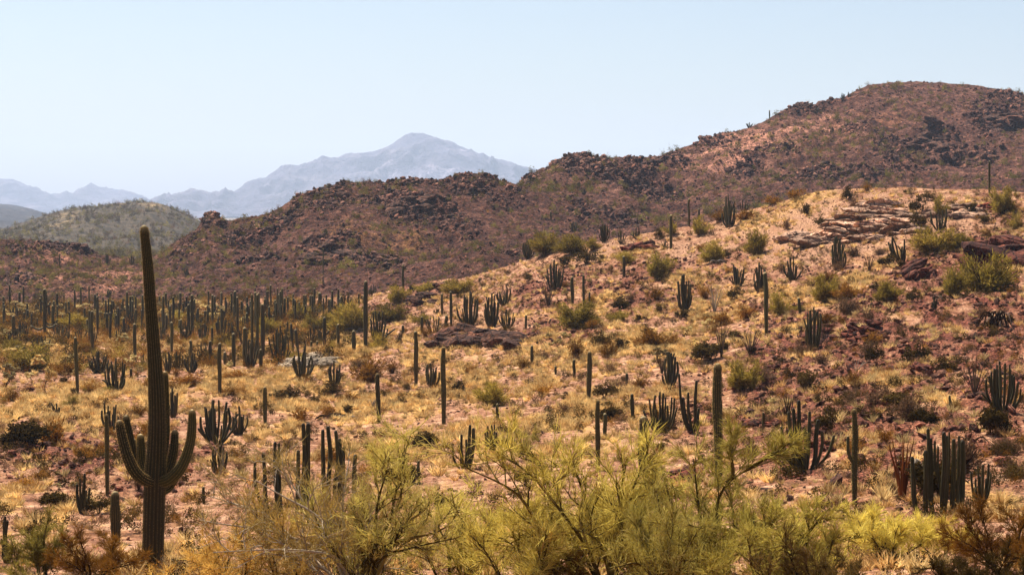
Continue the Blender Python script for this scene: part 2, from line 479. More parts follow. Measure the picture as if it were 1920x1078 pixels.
hillB, ptB = hill('mountain_slope', 'high red-brown stony mountainside on the right', M_HILLR,
    top=[(850, 430), (930, 395), (975, 352), (990, 335), (1012, 322), (1050, 305), (1100, 299), (1148, 297), (1186, 302), (1200, 305), (1240, 291), (1300, 268), (1350, 252), (1400, 240), (1430, 226),
         (1470, 206), (1500, 196), (1545, 190), (1570, 187), (1600, 172), (1625, 160), (1700, 153), (1760, 154), (1820, 158), (1920, 178), (2200, 250), (2600, 300)],
    bottom=[(850, 560), (1100, 500), (2600, 440)],
    d_top=[(850, 480), (1100, 500), (1300, 560), (1700, 640), (2600, 600)],
    d_bot=[(850, 380), (1200, 330), (2600, 300)],
    x0=860, x1=2450, nu=560, nv=260, prof=0.85, low=3.2, lowsc=52, crag=1.1, cragsc=2.2, base=0.45, redge=2.8, seed=300,
    craglist=[(980, 350, 24, 22, -50), (1110, 330, 60, 16), (1230, 312, 60, 14), (1390, 320, 34, 14), (1740, 262, 60, 26, -20), (1680, 272, 40, 18), (1880, 220, 60, 40), (1500, 200, 50, 10),
              (1180, 345, 80, 20, 10), (1440, 295, 60, 14), (1620, 240, 40, 14), (1600, 340, 120, 18), (1700, 300, 70, 14), (1520, 190, 50, 8), (1060, 310, 50, 10), (1800, 300, 70, 20), (1330, 262, 50, 10)],
    strawlist=[(1600, 215, 100, 16), (1420, 262, 60, 20), (1560, 250, 60, 30)],
    palelist=[(1400, 282, 110, 36, -14), (1500, 240, 90, 20, -10), (1330, 300, 50, 20)], topsig=2.0)
hillG, ptG = hill('green_hill', 'low rounded grey-green hill dotted with shrubs on the left', M_GREEN,
    top=[(-900, 500), (-300, 470), (0, 433), (60, 412), (110, 396), (150, 389), (200, 386), (240, 381), (270, 379), (300, 383), (340, 398), (365, 411), (420, 436), (520, 470), (700, 500)],
    bottom=[(-900, 520), (700, 520)], d_top=[(-900, 1280), (270, 1300), (700, 1250)], d_bot=[(-900, 480), (700, 480)],
    x0=-500, x1=640, nu=260, nv=150, prof=0.8, low=6, lowsc=120, cragsc=6.0, base=0.12, redge=2.0, seed=400,
    strawlist=[(290, 392, 26, 10), (270, 408, 20, 8), (130, 410, 24, 9), (130, 425, 22, 6), (210, 388, 30, 5), (115, 433, 26, 7)])
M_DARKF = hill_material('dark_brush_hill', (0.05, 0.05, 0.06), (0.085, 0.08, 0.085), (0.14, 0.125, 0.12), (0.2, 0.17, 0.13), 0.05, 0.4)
hillF, ptF = hill('dark_blue_hill', 'low dark blue hazy hill at the left edge', M_DARKF,
    top=[(-900, 395), (-200, 372), (0, 383), (40, 387), (75, 395), (100, 404), (150, 412), (300, 420)], bottom=[(-900, 440), (300, 440)],
    d_top=[(-900, 4200), (300, 4200)], d_bot=[(-900, 1700), (300, 1700)], x0=-600, x1=280, nu=160, nv=60, prof=0.9, low=8, lowsc=300, cragsc=40, base=0.1, redge=10, seed=500)
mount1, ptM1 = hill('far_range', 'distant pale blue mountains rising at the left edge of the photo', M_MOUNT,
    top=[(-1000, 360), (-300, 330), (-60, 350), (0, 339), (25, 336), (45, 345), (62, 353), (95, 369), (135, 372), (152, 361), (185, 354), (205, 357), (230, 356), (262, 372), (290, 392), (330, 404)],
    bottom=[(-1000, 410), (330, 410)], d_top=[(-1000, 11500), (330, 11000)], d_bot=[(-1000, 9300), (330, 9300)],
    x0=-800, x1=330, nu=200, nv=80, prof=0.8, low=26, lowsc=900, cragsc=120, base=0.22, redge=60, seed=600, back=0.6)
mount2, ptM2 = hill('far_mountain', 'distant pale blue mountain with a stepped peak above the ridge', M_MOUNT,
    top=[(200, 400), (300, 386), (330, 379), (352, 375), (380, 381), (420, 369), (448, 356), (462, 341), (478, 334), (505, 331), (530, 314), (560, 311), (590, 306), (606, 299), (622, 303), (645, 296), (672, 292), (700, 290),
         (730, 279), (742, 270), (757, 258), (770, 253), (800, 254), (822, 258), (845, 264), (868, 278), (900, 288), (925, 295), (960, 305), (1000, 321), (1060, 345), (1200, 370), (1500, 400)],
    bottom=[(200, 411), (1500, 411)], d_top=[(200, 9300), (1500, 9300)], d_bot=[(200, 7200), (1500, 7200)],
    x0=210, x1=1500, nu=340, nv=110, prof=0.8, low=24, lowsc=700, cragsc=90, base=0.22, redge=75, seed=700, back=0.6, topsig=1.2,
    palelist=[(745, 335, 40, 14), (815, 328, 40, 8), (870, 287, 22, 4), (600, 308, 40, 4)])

# ---- the air
hz = NT('haze_air')
pv = hz.n('ShaderNodeVolumePrincipled')
pv.inputs['Color'].default_value = (0.60, 0.75, 1.0, 1)
pv.inputs['Density'].default_value = 0.82e-4
pv.inputs['Anisotropy'].default_value = 0.1
hz.t.links.new(pv.outputs[0], hz.out.inputs['Volume'])
hv = np.array([(sx, sy, sz) for sz in (-19.6, 560) for sx, sy in ((-9200, -400), (9200, -400), (9200, 15800), (-9200, 15800))])
hf = np.array([[0, 3, 2, 1], [4, 5, 6, 7], [0, 1, 5, 4], [1, 2, 6, 5], [2, 3, 7, 6], [3, 0, 4, 7]])
haze = setp(link('haze', mesh_np('haze', hv, hf, hz.m, False)), 'thin blue desert haze over the far mountains', kind='stuff')
# ================================================================== PLANT AND ROCK BUILDERS
class Acc:
    """collects vertices, faces and per-vertex attributes"""
    def __init__(s): s.v = []; s.f3 = []; s.f4 = []; s.a = []; s.n = 0
    def add(s, v, f, a):
        v = np.asarray(v, float); f = np.asarray(f)
        (s.f3 if f.shape[1] == 3 else s.f4).append(f + s.n)
        s.v.append(v); a = np.asarray(a, float)
        s.a.append(np.broadcast_to(a, (len(v), a.shape[-1])) if a.ndim < 2 else a); s.n += len(v)
    def add2(s, v, f3, f4, a):
        if len(f3): s.f3.append(np.asarray(f3) + s.n)
        if len(f4): s.f4.append(np.asarray(f4) + s.n)
        s.v.append(np.asarray(v, float)); a = np.asarray(a, float)
        s.a.append(np.broadcast_to(a, (len(v), 3)) if a.ndim < 2 else a); s.n += len(v)
    def mesh(s, name, mat, smooth=True, attr='tone'):
        fl = []
        if s.f3: fl.append(np.concatenate(s.f3))
        if s.f4: fl.append(np.concatenate(s.f4))
        return mesh_np(name, np.concatenate(s.v), fl, mat, smooth, {attr: np.concatenate(s.a)})

def frames(P):
    P = np.asarray(P, float)
    T = np.gradient(P, axis=0); T /= np.linalg.norm(T, axis=1)[:, None] + 1e-9
    u = np.cross(T[0], (0, 1, 0.13)); u /= np.linalg.norm(u)
    U = []
    for t in T:
        u = u - t * np.dot(u, t); u /= np.linalg.norm(u) + 1e-9
        U.append(u)
    U = np.array(U)
    return T, U, np.cross(T, U)

def resample(P, R, n):
    P = np.asarray(P, float); R = np.asarray(R, float)
    L = np.concatenate([[0], np.cumsum(np.linalg.norm(np.diff(P, axis=0), axis=1))])
    t = np.linspace(0, L[-1], 60)
    Q = np.stack([np.interp(t, L, P[:, k]) for k in range(3)], -1)
    for k in range(3):
        g = gauss1(Q[:, k], 2.5); g[0] = Q[0, k]; g[-1] = Q[-1, k]; Q[:, k] = g
    r = gauss1(np.interp(t, L, R), 2.0)
    tt = np.linspace(0, L[-1], n)
    return np.stack([np.interp(tt, t, Q[:, k]) for k in range(3)], -1), np.interp(tt, t, r), L[-1]

def cactus_column(acc, P, R, nr=12, seg=2, rings=14, depth=0.16, tip=True, base_round=False, rng=RNG, age=0.0, wob=0.03):
    """ribbed, round-tipped cactus column along P (points) with radii R"""
    Q, r, L = resample(P, R, rings)
    rt = r[-1]
    capn = 4
    # pull the last ring back to leave room for the dome
    tl = np.linspace(0, 1, rings)
    Tdir = Q[-1] - Q[-2]; Tdir /= np.linalg.norm(Tdir) + 1e-9
    keep = 1 - min(0.5, rt * 1.3 / L)
    Q = np.stack([np.interp(tl * keep, tl, Q[:, k]) for k in range(3)], -1)
    top = np.asarray(P[-1], float)
    r = r * (1 + wob * (rng.random(rings) - .5) * 2)
    for k in range(1, capn + 1):
        a = k / capn * PI / 2
        Q = np.vstack([Q, Q[rings - 1] + (top - Q[rings - 1]) * math.sin(a)])
        r = np.append(r, rt * max(0.06, math.cos(a)) ** 0.8)
    T, U, W = frames(Q)
    m = nr * seg
    th = np.arange(m) / m * 2 * PI
    if seg > 1:
        ph = (np.arange(m) % seg) / seg
        crest = 0.5 + 0.5 * np.cos(2 * PI * ph)
    else:
        crest = (np.arange(m) % 2) * 1.0
    rad = 1 - depth * (1 - crest)
    c, s_ = np.cos(th) * rad, np.sin(th) * rad
    V = Q[:, None, :] + (U[:, None, :] * c[None, :, None] + W[:, None, :] * s_[None, :, None]) * r[:, None, None]
    n = len(Q)
    cr = np.broadcast_to(crest[None, :], (n, m))
    tp = np.zeros((n, m)); tp[-2:] = 1.0; tp[-3] = 0.75; tp[-4] = 0.35
    if not tip: tp *= 0
    hh = np.linspace(1, 0, n)[:, None] * np.ones((1, m)) * 0.8 + age
    A = np.stack([cr, tp, np.clip(hh, 0, 1)], -1).reshape(-1, 3)
    V = V.reshape(-1, 3)
    i = np.arange(m)[None, :]; j = np.arange(n - 1)[:, None]
    a = j * m + i; b = j * m + (i + 1) % m
    f = np.stack([a, b, b + m, a + m], -1).reshape(-1, 4)
    acc.add(V, f, A)
    acc.add(np.vstack([V[-m:], [top]]), np.stack([np.arange(m), (np.arange(m) + 1) % m, np.full(m, m)], -1), np.vstack([A[-m:], [0.5, tp[-1, 0], 0]]))
    return Q, U, W, r, th, crest

def spines(acc, Q, U, W, r, nr, L, rng, step=0.035, ln=0.035, wd=0.003, per=3):
    """tufts of pale spines along each rib crest"""
    n = int(L / step)
    t = np.linspace(0.01, 0.97, n) * (len(Q) - 1)
    i = np.minimum(t.astype(int), len(Q) - 2); f = (t - i)[:, None]
    C = Q[i] * (1 - f) + Q[i + 1] * f; uu = U[i]; ww = W[i]; rr = (r[i] * (1 - f[:, 0]) + r[i + 1] * f[:, 0])
    o = []
    Q0, U0, W0, r0_ = Q, U, W, r
    for k in range(nr):
        a = 2 * PI * k / nr
        t = np.clip(np.linspace(0.01, 0.97, n) + (rng.random(n) - .5) * 1.6 / n, 0, .985) * (len(Q) - 1)
        i = np.minimum(t.astype(int), len(Q) - 2); f = (t - i)[:, None]
        C = Q0[i] * (1 - f) + Q0[i + 1] * f; uu = U0[i]; ww = W0[i]; rr = r0_[i] * (1 - f[:, 0]) + r0_[i + 1] * f[:, 0]
        d = uu * math.cos(a) + ww * math.sin(a)
        for q in range(per):
            dd = d + (rng.random((n, 3)) - .5) * 1.3; dd /= np.linalg.norm(dd, axis=1)[:, None]
            p0 = C + d * rr[:, None]
            sd = np.cross(dd, rng.random((n, 3)) - .5); sd /= np.linalg.norm(sd, axis=1)[:, None] + 1e-6
            o.append(np.stack([p0 - sd * wd, p0 + sd * wd, p0 + dd * ln * (0.6 + 0.8 * rng.random((n, 1)))], 1))
    V = np.concatenate(o).reshape(-1, 3)
    acc.add(V, np.arange(len(V)).reshape(-1, 3), (1, .5, 0))

def tube(acc, P, R, sides=5, tone=(0.5, 0, 0)):
    P = np.asarray(P, float); n = len(P); R = np.broadcast_to(np.asarray(R, float), (n,))
    T, U, W = frames(P)
    th = np.arange(sides) / sides * 2 * PI
    V = P[:, None, :] + (U[:, None, :] * np.cos(th)[None, :, None] + W[:, None, :] * np.sin(th)[None, :, None]) * R[:, None, None]
    i = np.arange(sides)[None, :]; j = np.arange(n - 1)[:, None]
    a = j * sides + i; b = j * sides + (i + 1) % sides
    acc.add(V.reshape(-1, 3), np.stack([a, b, b + sides, a + sides], -1).reshape(-1, 4), tone)
    acc.add(np.vstack([V[-1], [P[-1] + T[-1] * R[-1]]]), np.stack([np.arange(sides), (np.arange(sides) + 1) % sides, np.full(sides, sides)], -1), tone)

def ribbons(acc, o, d, L, w, rng, bend=0.25, tone=None):
    """thin two-segment twigs: a quad and a tip triangle each"""
    n = len(o)
    d = d / (np.linalg.norm(d, axis=1)[:, None] + 1e-9)
    sd = np.cross(d, rng.normal(size=(n, 3))); sd /= np.linalg.norm(sd, axis=1)[:, None] + 1e-9
    L = np.broadcast_to(L, (n,))[:, None]; w = np.broadcast_to(w, (n,))[:, None]
    mid = o + d * L * 0.5
    d2 = d + rng.normal(size=(n, 3)) * bend; d2 /= np.linalg.norm(d2, axis=1)[:, None]
    tip = mid + d2 * L * 0.5
    V = np.stack([o - sd * w, o + sd * w, mid + sd * w * .8, mid - sd * w * .8, tip], 1).reshape(-1, 3)
    b = np.arange(n)[:, None] * 5
    if tone is None: tone = rng.random((n, 1)) * np.ones((1, 3))
    A = np.repeat(np.broadcast_to(tone, (n, 3)), 5, axis=0)
    acc.add2(V, b + np.array([[3, 2, 4]]), b + np.array([[0, 1, 2, 3]]), A)
    return mid, tip, d2

_ico = {}
def ico(sub):
    if sub not in _ico:
        import bmesh
        bm = bmesh.new(); bmesh.ops.create_icosphere(bm, subdivisions=sub, radius=1.0)
        bm.verts.ensure_lookup_table()
        _ico[sub] = (np.array([v.co[:] for v in bm.verts]), np.array([[v.index for v in f.verts] for f in bm.faces]))
        bm.free()
    return _ico[sub]

def rock_mesh(name, mat, seed, sub=2, planes=14, sx=1.0, sy=0.8, sz=0.55, rough=0.06, strata=0.0, smooth=False):
    """a chiselled stone: a sphere cut by random planes, then roughened (and layered if strata)"""
    rng = np.random.default_rng(seed)
    v, f = ico(sub); v = v.copy()
    N = rng.normal(size=(planes, 3)); N /= np.linalg.norm(N, axis=1)[:, None]
    H = 0.55 + 0.4 * rng.random(planes)
    D = v @ N.T
    r = np.min(np.where(D > 0.05, H[None, :] / np.maximum(D, 0.05), 9.0), axis=1)
    r = np.minimum(r, 1.25)
    r *= 1 + rough * (fbm(v[:, 0] * 3 + seed, v[:, 1] * 3 + v[:, 2] * 2.3, 4, seed) * 2)
    v = v * r[:, None]
    if strata:
        ph = v[:, 2] * 7 + v[:, 0] * 0.8
        k = strata * (np.floor(ph) % 2 - .5 + 0.8 * (_h(np.floor(ph), np.floor(ph) * 0, seed) - .5))
        v[:, :2] *= (1 + k)[:, None]
    v *= np.array([sx, sy, sz])
    v -= np.array([0, 0, v[:, 2].min() * 0.7])
    return mesh_np(name, v, f, mat, smooth, {'tone': np.ones((len(v), 3)) * 0.5})

# ------------------------------------------------------------------ plant materials
def m_cactus(name, g1, g2, rib, age, tipc=(0.55, 0.45, 0.27), ribamt=0.7, bump=False):
    m = NT(name)
    sep = m.n('ShaderNodeSeparateColor'); m.set(sep.inputs[0], m.attr('tone').outputs['Color'])
    p = m.pos()
    c = m.mix(m.ramp(m.noise(1.6, 4, 0.65, p), [(0.35, 0.0), (0.65, 1.0)]), g1, g2)
    c = m.mix(m.math('MULTIPLY', m.math('POWER', sep.outputs[2], 1.6), m.ramp(m.noise(0.9, 3, 0.6, p), [(0.3, 0.25), (0.6, 0.95)])), c, age)
    rr = m.math('MULTIPLY', m.math('POWER', sep.outputs[0], 3.0), m.ramp(m.noise(9, 3, 0.6, p), [(0.3, ribamt * 0.5), (0.65, ribamt)]))
    c = m.mix(rr, c, rib)
    c = m.mix(sep.outputs[1], c, tipc)
    br = m.ramp(m.rnd(), [(0.0, (0.72, 0.72, 0.72)), (1.0, (1.2, 1.2, 1.2))])
    c = m.mix(1.0, c, br, 'MULTIPLY')
    m.principled(c, 0.75, None, 0.25)
    return m.m
M_SAG = m_cactus('saguaro_skin', (0.075, 0.085, 0.03), (0.12, 0.115, 0.045), (0.46, 0.36, 0.18), (0.14, 0.095, 0.048))
M_SAGH = m_cactus('old_saguaro_skin', (0.075, 0.084, 0.028), (0.115, 0.108, 0.04), (0.36, 0.27, 0.12), (0.13, 0.09, 0.045), ribamt=0.6)
M_ORG = m_cactus('organ_pipe_skin', (0.075, 0.082, 0.032), (0.115, 0.105, 0.042), (0.42, 0.33, 0.16), (0.12, 0.088, 0.045), ribamt=0.55, tipc=(0.09, 0.065, 0.035))

def m_plant(name, stops, trans=0.35, sat=0.25):
    """twig and leaf colour: the tone attribute and a per-plant random shift"""
    m = NT(name)
    sep = m.n('ShaderNodeSeparateColor'); m.set(sep.inputs[0], m.attr('tone').outputs['Color'])
    f = m.math('ADD', m.math('MULTIPLY', sep.outputs[0], 1 - sat), m.math('MULTIPLY', m.rnd(), sat))
    c = m.ramp(f, stops)
    br = m.ramp(m.rnd(), [(0.0, (1.3, 1.26, 1.2)), (0.3, (0.75, 0.75, 0.75)), (0.55, (1.15, 1.15, 1.12)), (0.8, (0.6, 0.6, 0.6)), (1.0, (1.25, 1.25, 1.2))])
    c = m.mix(1.0, c, br, 'MULTIPLY')
    m.leafy(c, trans)
    return m.m
M_STRAW = m_plant('straw_grass', [(0.0, (0.36, 0.23, 0.11)), (0.4, (0.68, 0.50, 0.26)), (0.8, (0.92, 0.76, 0.46)), (1.0, (0.76, 0.53, 0.28))], 0.35, 0.5)
M_WISPY = m_plant('yellow_green_twigs', [(0.0, (0.18, 0.14, 0.045)), (0.45, (0.36, 0.29, 0.085)), (0.85, (0.55, 0.44, 0.15)), (1.0, (0.56, 0.40, 0.17))], 0.4, 0.25)
M_OLIVE = m_plant('dark_olive_leaves', [(0.0, (0.085, 0.06, 0.025)), (0.5, (0.16, 0.12, 0.05)), (1.0, (0.29, 0.205, 0.095))], 0.3, 0.4)
M_DRY = m_plant('dry_orange_twigs', [(0.0, (0.15, 0.08, 0.025)), (0.5, (0.36, 0.20, 0.055)), (1.0, (0.55, 0.36, 0.13))], 0.35, 0.35)
M_GREY = m_plant('grey_dry_twigs', [(0.0, (0.17, 0.11, 0.07)), (0.5, (0.30, 0.20, 0.13)), (1.0, (0.46, 0.33, 0.22))], 0.25, 0.4)
M_HGREEN = m_plant('hillside_shrub_leaves', [(0.0, (0.16, 0.14, 0.055)), (0.5, (0.31, 0.27, 0.10)), (1.0, (0.46, 0.39, 0.17))], 0.35, 0.6)
M_TWIG = m_plant('palo_verde_twigs', [(0.0, (0.22, 0.17, 0.05)), (0.35, (0.52, 0.43, 0.13)), (0.7, (0.80, 0.70, 0.27)), (1.0, (0.88, 0.72, 0.38))], 0.28, 0.12)
M_PALETWIG = m_plant('bare_pale_twigs', [(0.0, (0.36, 0.24, 0.08)), (0.5, (0.66, 0.50, 0.20)), (1.0, (0.82, 0.68, 0.38))], 0.25, 0.12)
M_BRANCH = m_plant('palo_verde_bark', [(0.0, (0.09, 0.065, 0.03)), (0.55, (0.22, 0.17, 0.065)), (1.0, (0.60, 0.50, 0.24))], 0.0, 0.1)
M_WOOD = m_plant('dark_stems', [(0.0, (0.05, 0.035, 0.022)), (1.0, (0.13, 0.085, 0.05))], 0.0, 0.5)
M_PALEWOOD = m_plant('bleached_ribs', [(0.0, (0.30, 0.25, 0.2)), (1.0, (0.62, 0.55, 0.46))], 0.0, 0.4)
M_REDWAND = m_plant('red_dead_wands', [(0.0, (0.17, 0.07, 0.035)), (1.0, (0.42, 0.20, 0.09))], 0.0, 0.3)
M_WAND = m_plant('ocotillo_wands', [(0.0, (0.14, 0.10, 0.07)), (1.0, (0.34, 0.26, 0.19))], 0.0, 0.4)
M_SPINE = m_plant('saguaro_spines', [(0.0, (0.24, 0.17, 0.08)), (1.0, (0.55, 0.42, 0.22))], 0.3, 0.1)
M_CHOLLA = m_plant('cholla_spines', [(0.0, (0.45, 0.34, 0.15)), (0.5, (0.68, 0.56, 0.31)), (1.0, (0.86, 0.77, 0.50))], 0.35, 0.2)

def m_rock(name, a, b, c, sc=1.0):
    m = NT(name)
    tc = m.n('ShaderNodeTexCoord').outputs['Object']; p = m.pos()
    n1 = m.noise(1.4 * sc, 5, 0.65, p); n2 = m.noise(7 * sc, 5, 0.7, p)
    col = m.ramp(n1, [(0.3, a), (0.5, b), (0.7, c)])
    col = m.mix(0.7, col, m.ramp(n2, [(0.32, (0.4, 0.38, 0.36)), (0.52, (1, 1, 1)), (0.72, (1.35, 1.3, 1.25))]), 'MULTIPLY')
    vo = m.n('ShaderNodeTexVoronoi', feature='DISTANCE_TO_EDGE', i_Scale=1.1 * sc); m.set(vo.inputs['Vector'], m.mix(0.35, p, m.n('ShaderNodeTexNoise', i_Scale=2.0 * sc).outputs['Color'], 'ADD'))
    crack = m.ramp(vo.outputs['Distance'], [(0.0, 0.25), (0.06, 1.0)])
    col = m.mix(0.8, col, crack, 'MULTIPLY')  # darkness inside the crevices painted into the colour along the cracks
    col = m.mix(1.0, col, m.ramp(m.rnd(), [(0, (0.6, 0.6, 0.6)), (.7, (1.1, 1.1, 1.1)), (1, (1.7, 1.62, 1.58))]), 'MULTIPLY')
    m.principled(col, 0.9, m.bump(m.math('ADD', n2, crack), 1.0, 0.16 / sc), 0.15)
    return m.m
M_STONE = m_rock('red_gravel_stone', (0.15, 0.065, 0.042), (0.30, 0.15, 0.10), (0.50, 0.31, 0.22), 2.0)
M_DARKR = m_rock('dark_varnished_rock', (0.085, 0.042, 0.028), (0.18, 0.092, 0.06), (0.40, 0.235, 0.16))
M_TANR = m_rock('tan_pink_rock', (0.40, 0.25, 0.18), (0.60, 0.42, 0.31), (0.76, 0.56, 0.44))
M_GREYR = m_rock('grey_rock', (0.22, 0.175, 0.13), (0.44, 0.36, 0.27), (0.66, 0.57, 0.45))
M_REDR = m_rock('red_rock', (0.12, 0.045, 0.03), (0.25, 0.10, 0.065), (0.38, 0.19, 0.13))
M_HILLR2 = m_rock('hill_boulder', (0.11, 0.055, 0.04), (0.26, 0.14, 0.10), (0.48, 0.31, 0.235), 0.4)

# ------------------------------------------------------------------ template meshes
def tuft_mesh(name, seed, n=60, mat=None):
    rng = np.random.default_rng(seed); acc = Acc()
    a = rng.random(n) * 2 * PI; rr = rng.random(n) ** .5 * 0.22
    o = np.stack([rr * np.cos(a), rr * np.sin(a), 0 * a - 0.02], -1)
    d = np.stack([np.cos(a) * (0.25 + rng.random(n) * .9), np.sin(a) * (0.25 + rng.random(n) * .9), 1.0 + 0 * a], -1)
    ribbons(acc, o, d, 0.55 + rng.random(n) * 0.55, 0.022 + rng.random(n) * 0.018, rng, 0.3)
    return acc.mesh(name, mat or M_STRAW, False)

def bush_mesh(name, seed, kind, n, mat):
    """unit shrub: 1 wide, about 0.8 high"""
    rng = np.random.default_rng(seed); acc = Acc()
    K = 16
    cl = rng.normal(size=(K, 3)); cl /= np.linalg.norm(cl, axis=1)[:, None]
    cl[:, 2] = np.abs(cl[:, 2]); cl *= (0.14 + 0.34 * rng.random((K, 1)))
    cl[:, 2] = cl[:, 2] * 1.15 + 0.18
    per = rng.integers(0, K, n)
    ctr = cl[per]
    if kind == 'leafy':
        p = ctr + rng.normal(size=(n, 3)) * 0.075
        p[:, 2] = np.maximum(p[:, 2], 0.02)
        d = rng.normal(size=(n, 3)); ln = 0.055 + 0.05 * rng.random(n)
        ribbons(acc, p, d, ln, 0.016 + 0.014 * rng.random(n), rng, 0.4, (np.clip(p[:, 2:3] * 0.5 + 0.55 * rng.random((n, 1)), 0, 1)) * np.ones((1, 3)))
    elif kind == 'wispy':
        p = ctr * (0.35 + 0.75 * rng.random((n, 1))) + rng.normal(size=(n, 3)) * 0.06
        p[:, 2] = np.maximum(p[:, 2], 0.03)
        d = p * np.array([1.3, 1.3, 0.9]) + np.array([0, 0, 0.12]) + rng.normal(size=(n, 3)) * 0.26
        ribbons(acc, p, d, 0.055 + 0.09 * rng.random(n), 0.005 + 0.005 * rng.random(n), rng, 0.45)
    else:                                    # dry: stiff twiglets all through
        p = ctr * (0.25 + 0.85 * rng.random((n, 1))) + rng.normal(size=(n, 3)) * 0.07
        p[:, 2] = np.maximum(p[:, 2] * 0.95, 0.02)
        d = p + rng.normal(size=(n, 3)) * 0.3 + np.array([0, 0, 0.1])
        ribbons(acc, p, d, 0.06 + 0.09 * rng.random(n), 0.006 + 0.008 * rng.random(n), rng, 0.5)
    return acc.mesh(name, mat, False)

def stems_mesh(name, seed, n=12):
    rng = np.random.default_rng(seed); acc = Acc()
    for i in range(n):
        a = rng.random() * 2 * PI; r = 0.2 + 0.2 * rng.random()
        e = np.array([math.cos(a) * r, math.sin(a) * r, 0.35 + 0.3 * rng.random()])
        mid = e * np.array([0.4, 0.4, 0.5]) + rng.normal(size=3) * 0.03
        tube(acc, [(0.02 * math.cos(a), 0.02 * math.sin(a), -0.05), mid, e], [0.012, 0.009, 0.003], 4, (rng.random(), 0, 0))
    return acc.mesh(name, M_WOOD, True)

KINDS = {'wispy': ('wispy', M_WISPY, 1900), 'olive': ('leafy', M_OLIVE, 900), 'dry': ('dry', M_DRY, 1000), 'grey': ('dry', M_GREY, 800)}
BUSH = {k: [bush_mesh('shrub_foliage', 50 + 10 * i + j, kk, n, mt) for j in range(3)] for i, (k, (kk, mt, n)) in enumerate(KINDS.items())}
STEMS = [stems_mesh('shrub_stems', 90 + j) for j in range(3)]
BUSH_BIG = {k: [bush_mesh('shrub_foliage', 250 + 10 * i + j, kk, int(n * 2.6), mt) for j in range(2)] for i, (k, (kk, mt, n)) in enumerate(KINDS.items())}

# ------------------------------------------------------------------ scattered stuff (geometry-node points)
def tmpl_collection(name, meshes):
    c = bpy.data.collections.new(name)
    for i, me in enumerate(meshes):
        c.objects.link(bpy.data.objects.new('%s_%02d' % (name, i), me))
    return c

def scatter(name, label, pts, scl, idx, coll, tilt=None, rng=RNG, zs=None):
    """one object of points; geometry nodes set a plant or stone of the collection on each"""
    n = len(pts)
    me = bpy.data.meshes.new(name)
    me.vertices.add(n); me.vertices.foreach_set('co', np.asarray(pts, np.float32).ravel())
    rot = np.zeros((n, 3), np.float32); rot[:, 2] = rng.random(n) * 2 * PI
    if tilt: rot[:, 0] = rng.normal(size=n) * tilt; rot[:, 1] = rng.normal(size=n) * tilt
    s3 = np.repeat(np.asarray(scl, np.float32)[:, None], 3, 1)
    if zs is not None: s3[:, 2] *= zs
    at = me.attributes.new('rot', 'FLOAT_VECTOR', 'POINT'); at.data.foreach_set('vector', rot.ravel())
    at = me.attributes.new('scl', 'FLOAT_VECTOR', 'POINT'); at.data.foreach_set('vector', s3.ravel())
    at = me.attributes.new('idx', 'INT', 'POINT'); at.data.foreach_set('value', np.asarray(idx, np.int32))
    o = link(name, me)
    ng = bpy.data.node_groups.new(name + '_scatter', 'GeometryNodeTree')
    ng.interface.new_socket('Geometry', in_out='INPUT', socket_type='NodeSocketGeometry')
    ng.interface.new_socket('Geometry', in_out='OUTPUT', socket_type='NodeSocketGeometry')
    N, Lk = ng.nodes, ng.links
    gi = N.new('NodeGroupInput'); go = N.new('NodeGroupOutput')
    ci = N.new('GeometryNodeCollectionInfo'); ci.inputs['Collection'].default_value = coll
    ci.inputs['Separate Children'].default_value = True; ci.inputs['Reset Children'].default_value = True
    ip = N.new('GeometryNodeInstanceOnPoints'); ip.inputs['Pick Instance'].default_value = True
    def na(nm, typ):
        q = N.new('GeometryNodeInputNamedAttribute'); q.data_type = typ; q.inputs['Name'].default_value = nm
        return next(s for s in q.outputs if s.enabled and s.name == 'Attribute')
    e2r = N.new('FunctionNodeEulerToRotation')
    Lk.new(na('rot', 'FLOAT_VECTOR'), e2r.inputs[0])
    Lk.new(gi.outputs[0], ip.inputs['Points']); Lk.new(ci.outputs[0], ip.inputs['Instance'])
    Lk.new(na('idx', 'INT'), ip.inputs['Instance Index']); Lk.new(e2r.outputs[0], ip.inputs['Rotation'])
    Lk.new(na('scl', 'FLOAT_VECTOR'), ip.inputs['Scale']); Lk.new(ip.outputs[0], go.inputs[0])
    md = o.modifiers.new('scatter', 'NODES'); md.node_group = ng
    return setp(o, label, kind='stuff')

# ------------------------------------------------------------------ seating things on the terrain
def rowcol(x, y, z):
    cp, sp = math.cos(PITCH), math.sin(PITCH)
    dep = y * cp - z * sp
    return 960 + x / dep * F, 539 - (y * sp + z * cp) / dep * F

def seat_near(pxs, pys):
    px = np.asarray(pxs, float); py = np.asarray(pys, float)
    R = ev(RIDGE, px); s = np.clip((YB - py) / (YB - R), -0.04, 1.0)
    for _ in range(7):
        x, y, z, *_r = near_point(px, s)
        _, row = rowcol(x, y, z)
        s = np.clip(s + 0.8 * (row - py) / (YB - R), -0.04, 1.0)
    x, y, z, *_r = near_point(px, s)
    return np.stack([x, y, z], -1)

def seat_hill(which, pxs, pys):
    T, B = HILLS[which][0], HILLS[which][1]
    pt = {'hill': ptA, 'mountain_slope': ptB, 'green_hill': ptG}[which]
    px = np.asarray(pxs, float); py = np.asarray(pys, float)
    yb, yt = ev(B, px), ev(T, px); s = np.clip((yb - py) / (yb - yt), 0, 1)
    for _ in range(5):
        x, y, z, *_r = pt(px, s)
        _, row = rowcol(x, y, z)
        s = np.clip(s + 0.8 * (row - py) / (yb - yt), 0, 1)
    x, y, z, *_r = pt(px, s)
    return np.stack([x, y, z], -1)

def seat(px, py, surf='near'):
    a = seat_near([px], [py]) if surf == 'near' else seat_hill(surf, [px], [py])
    return a[0]

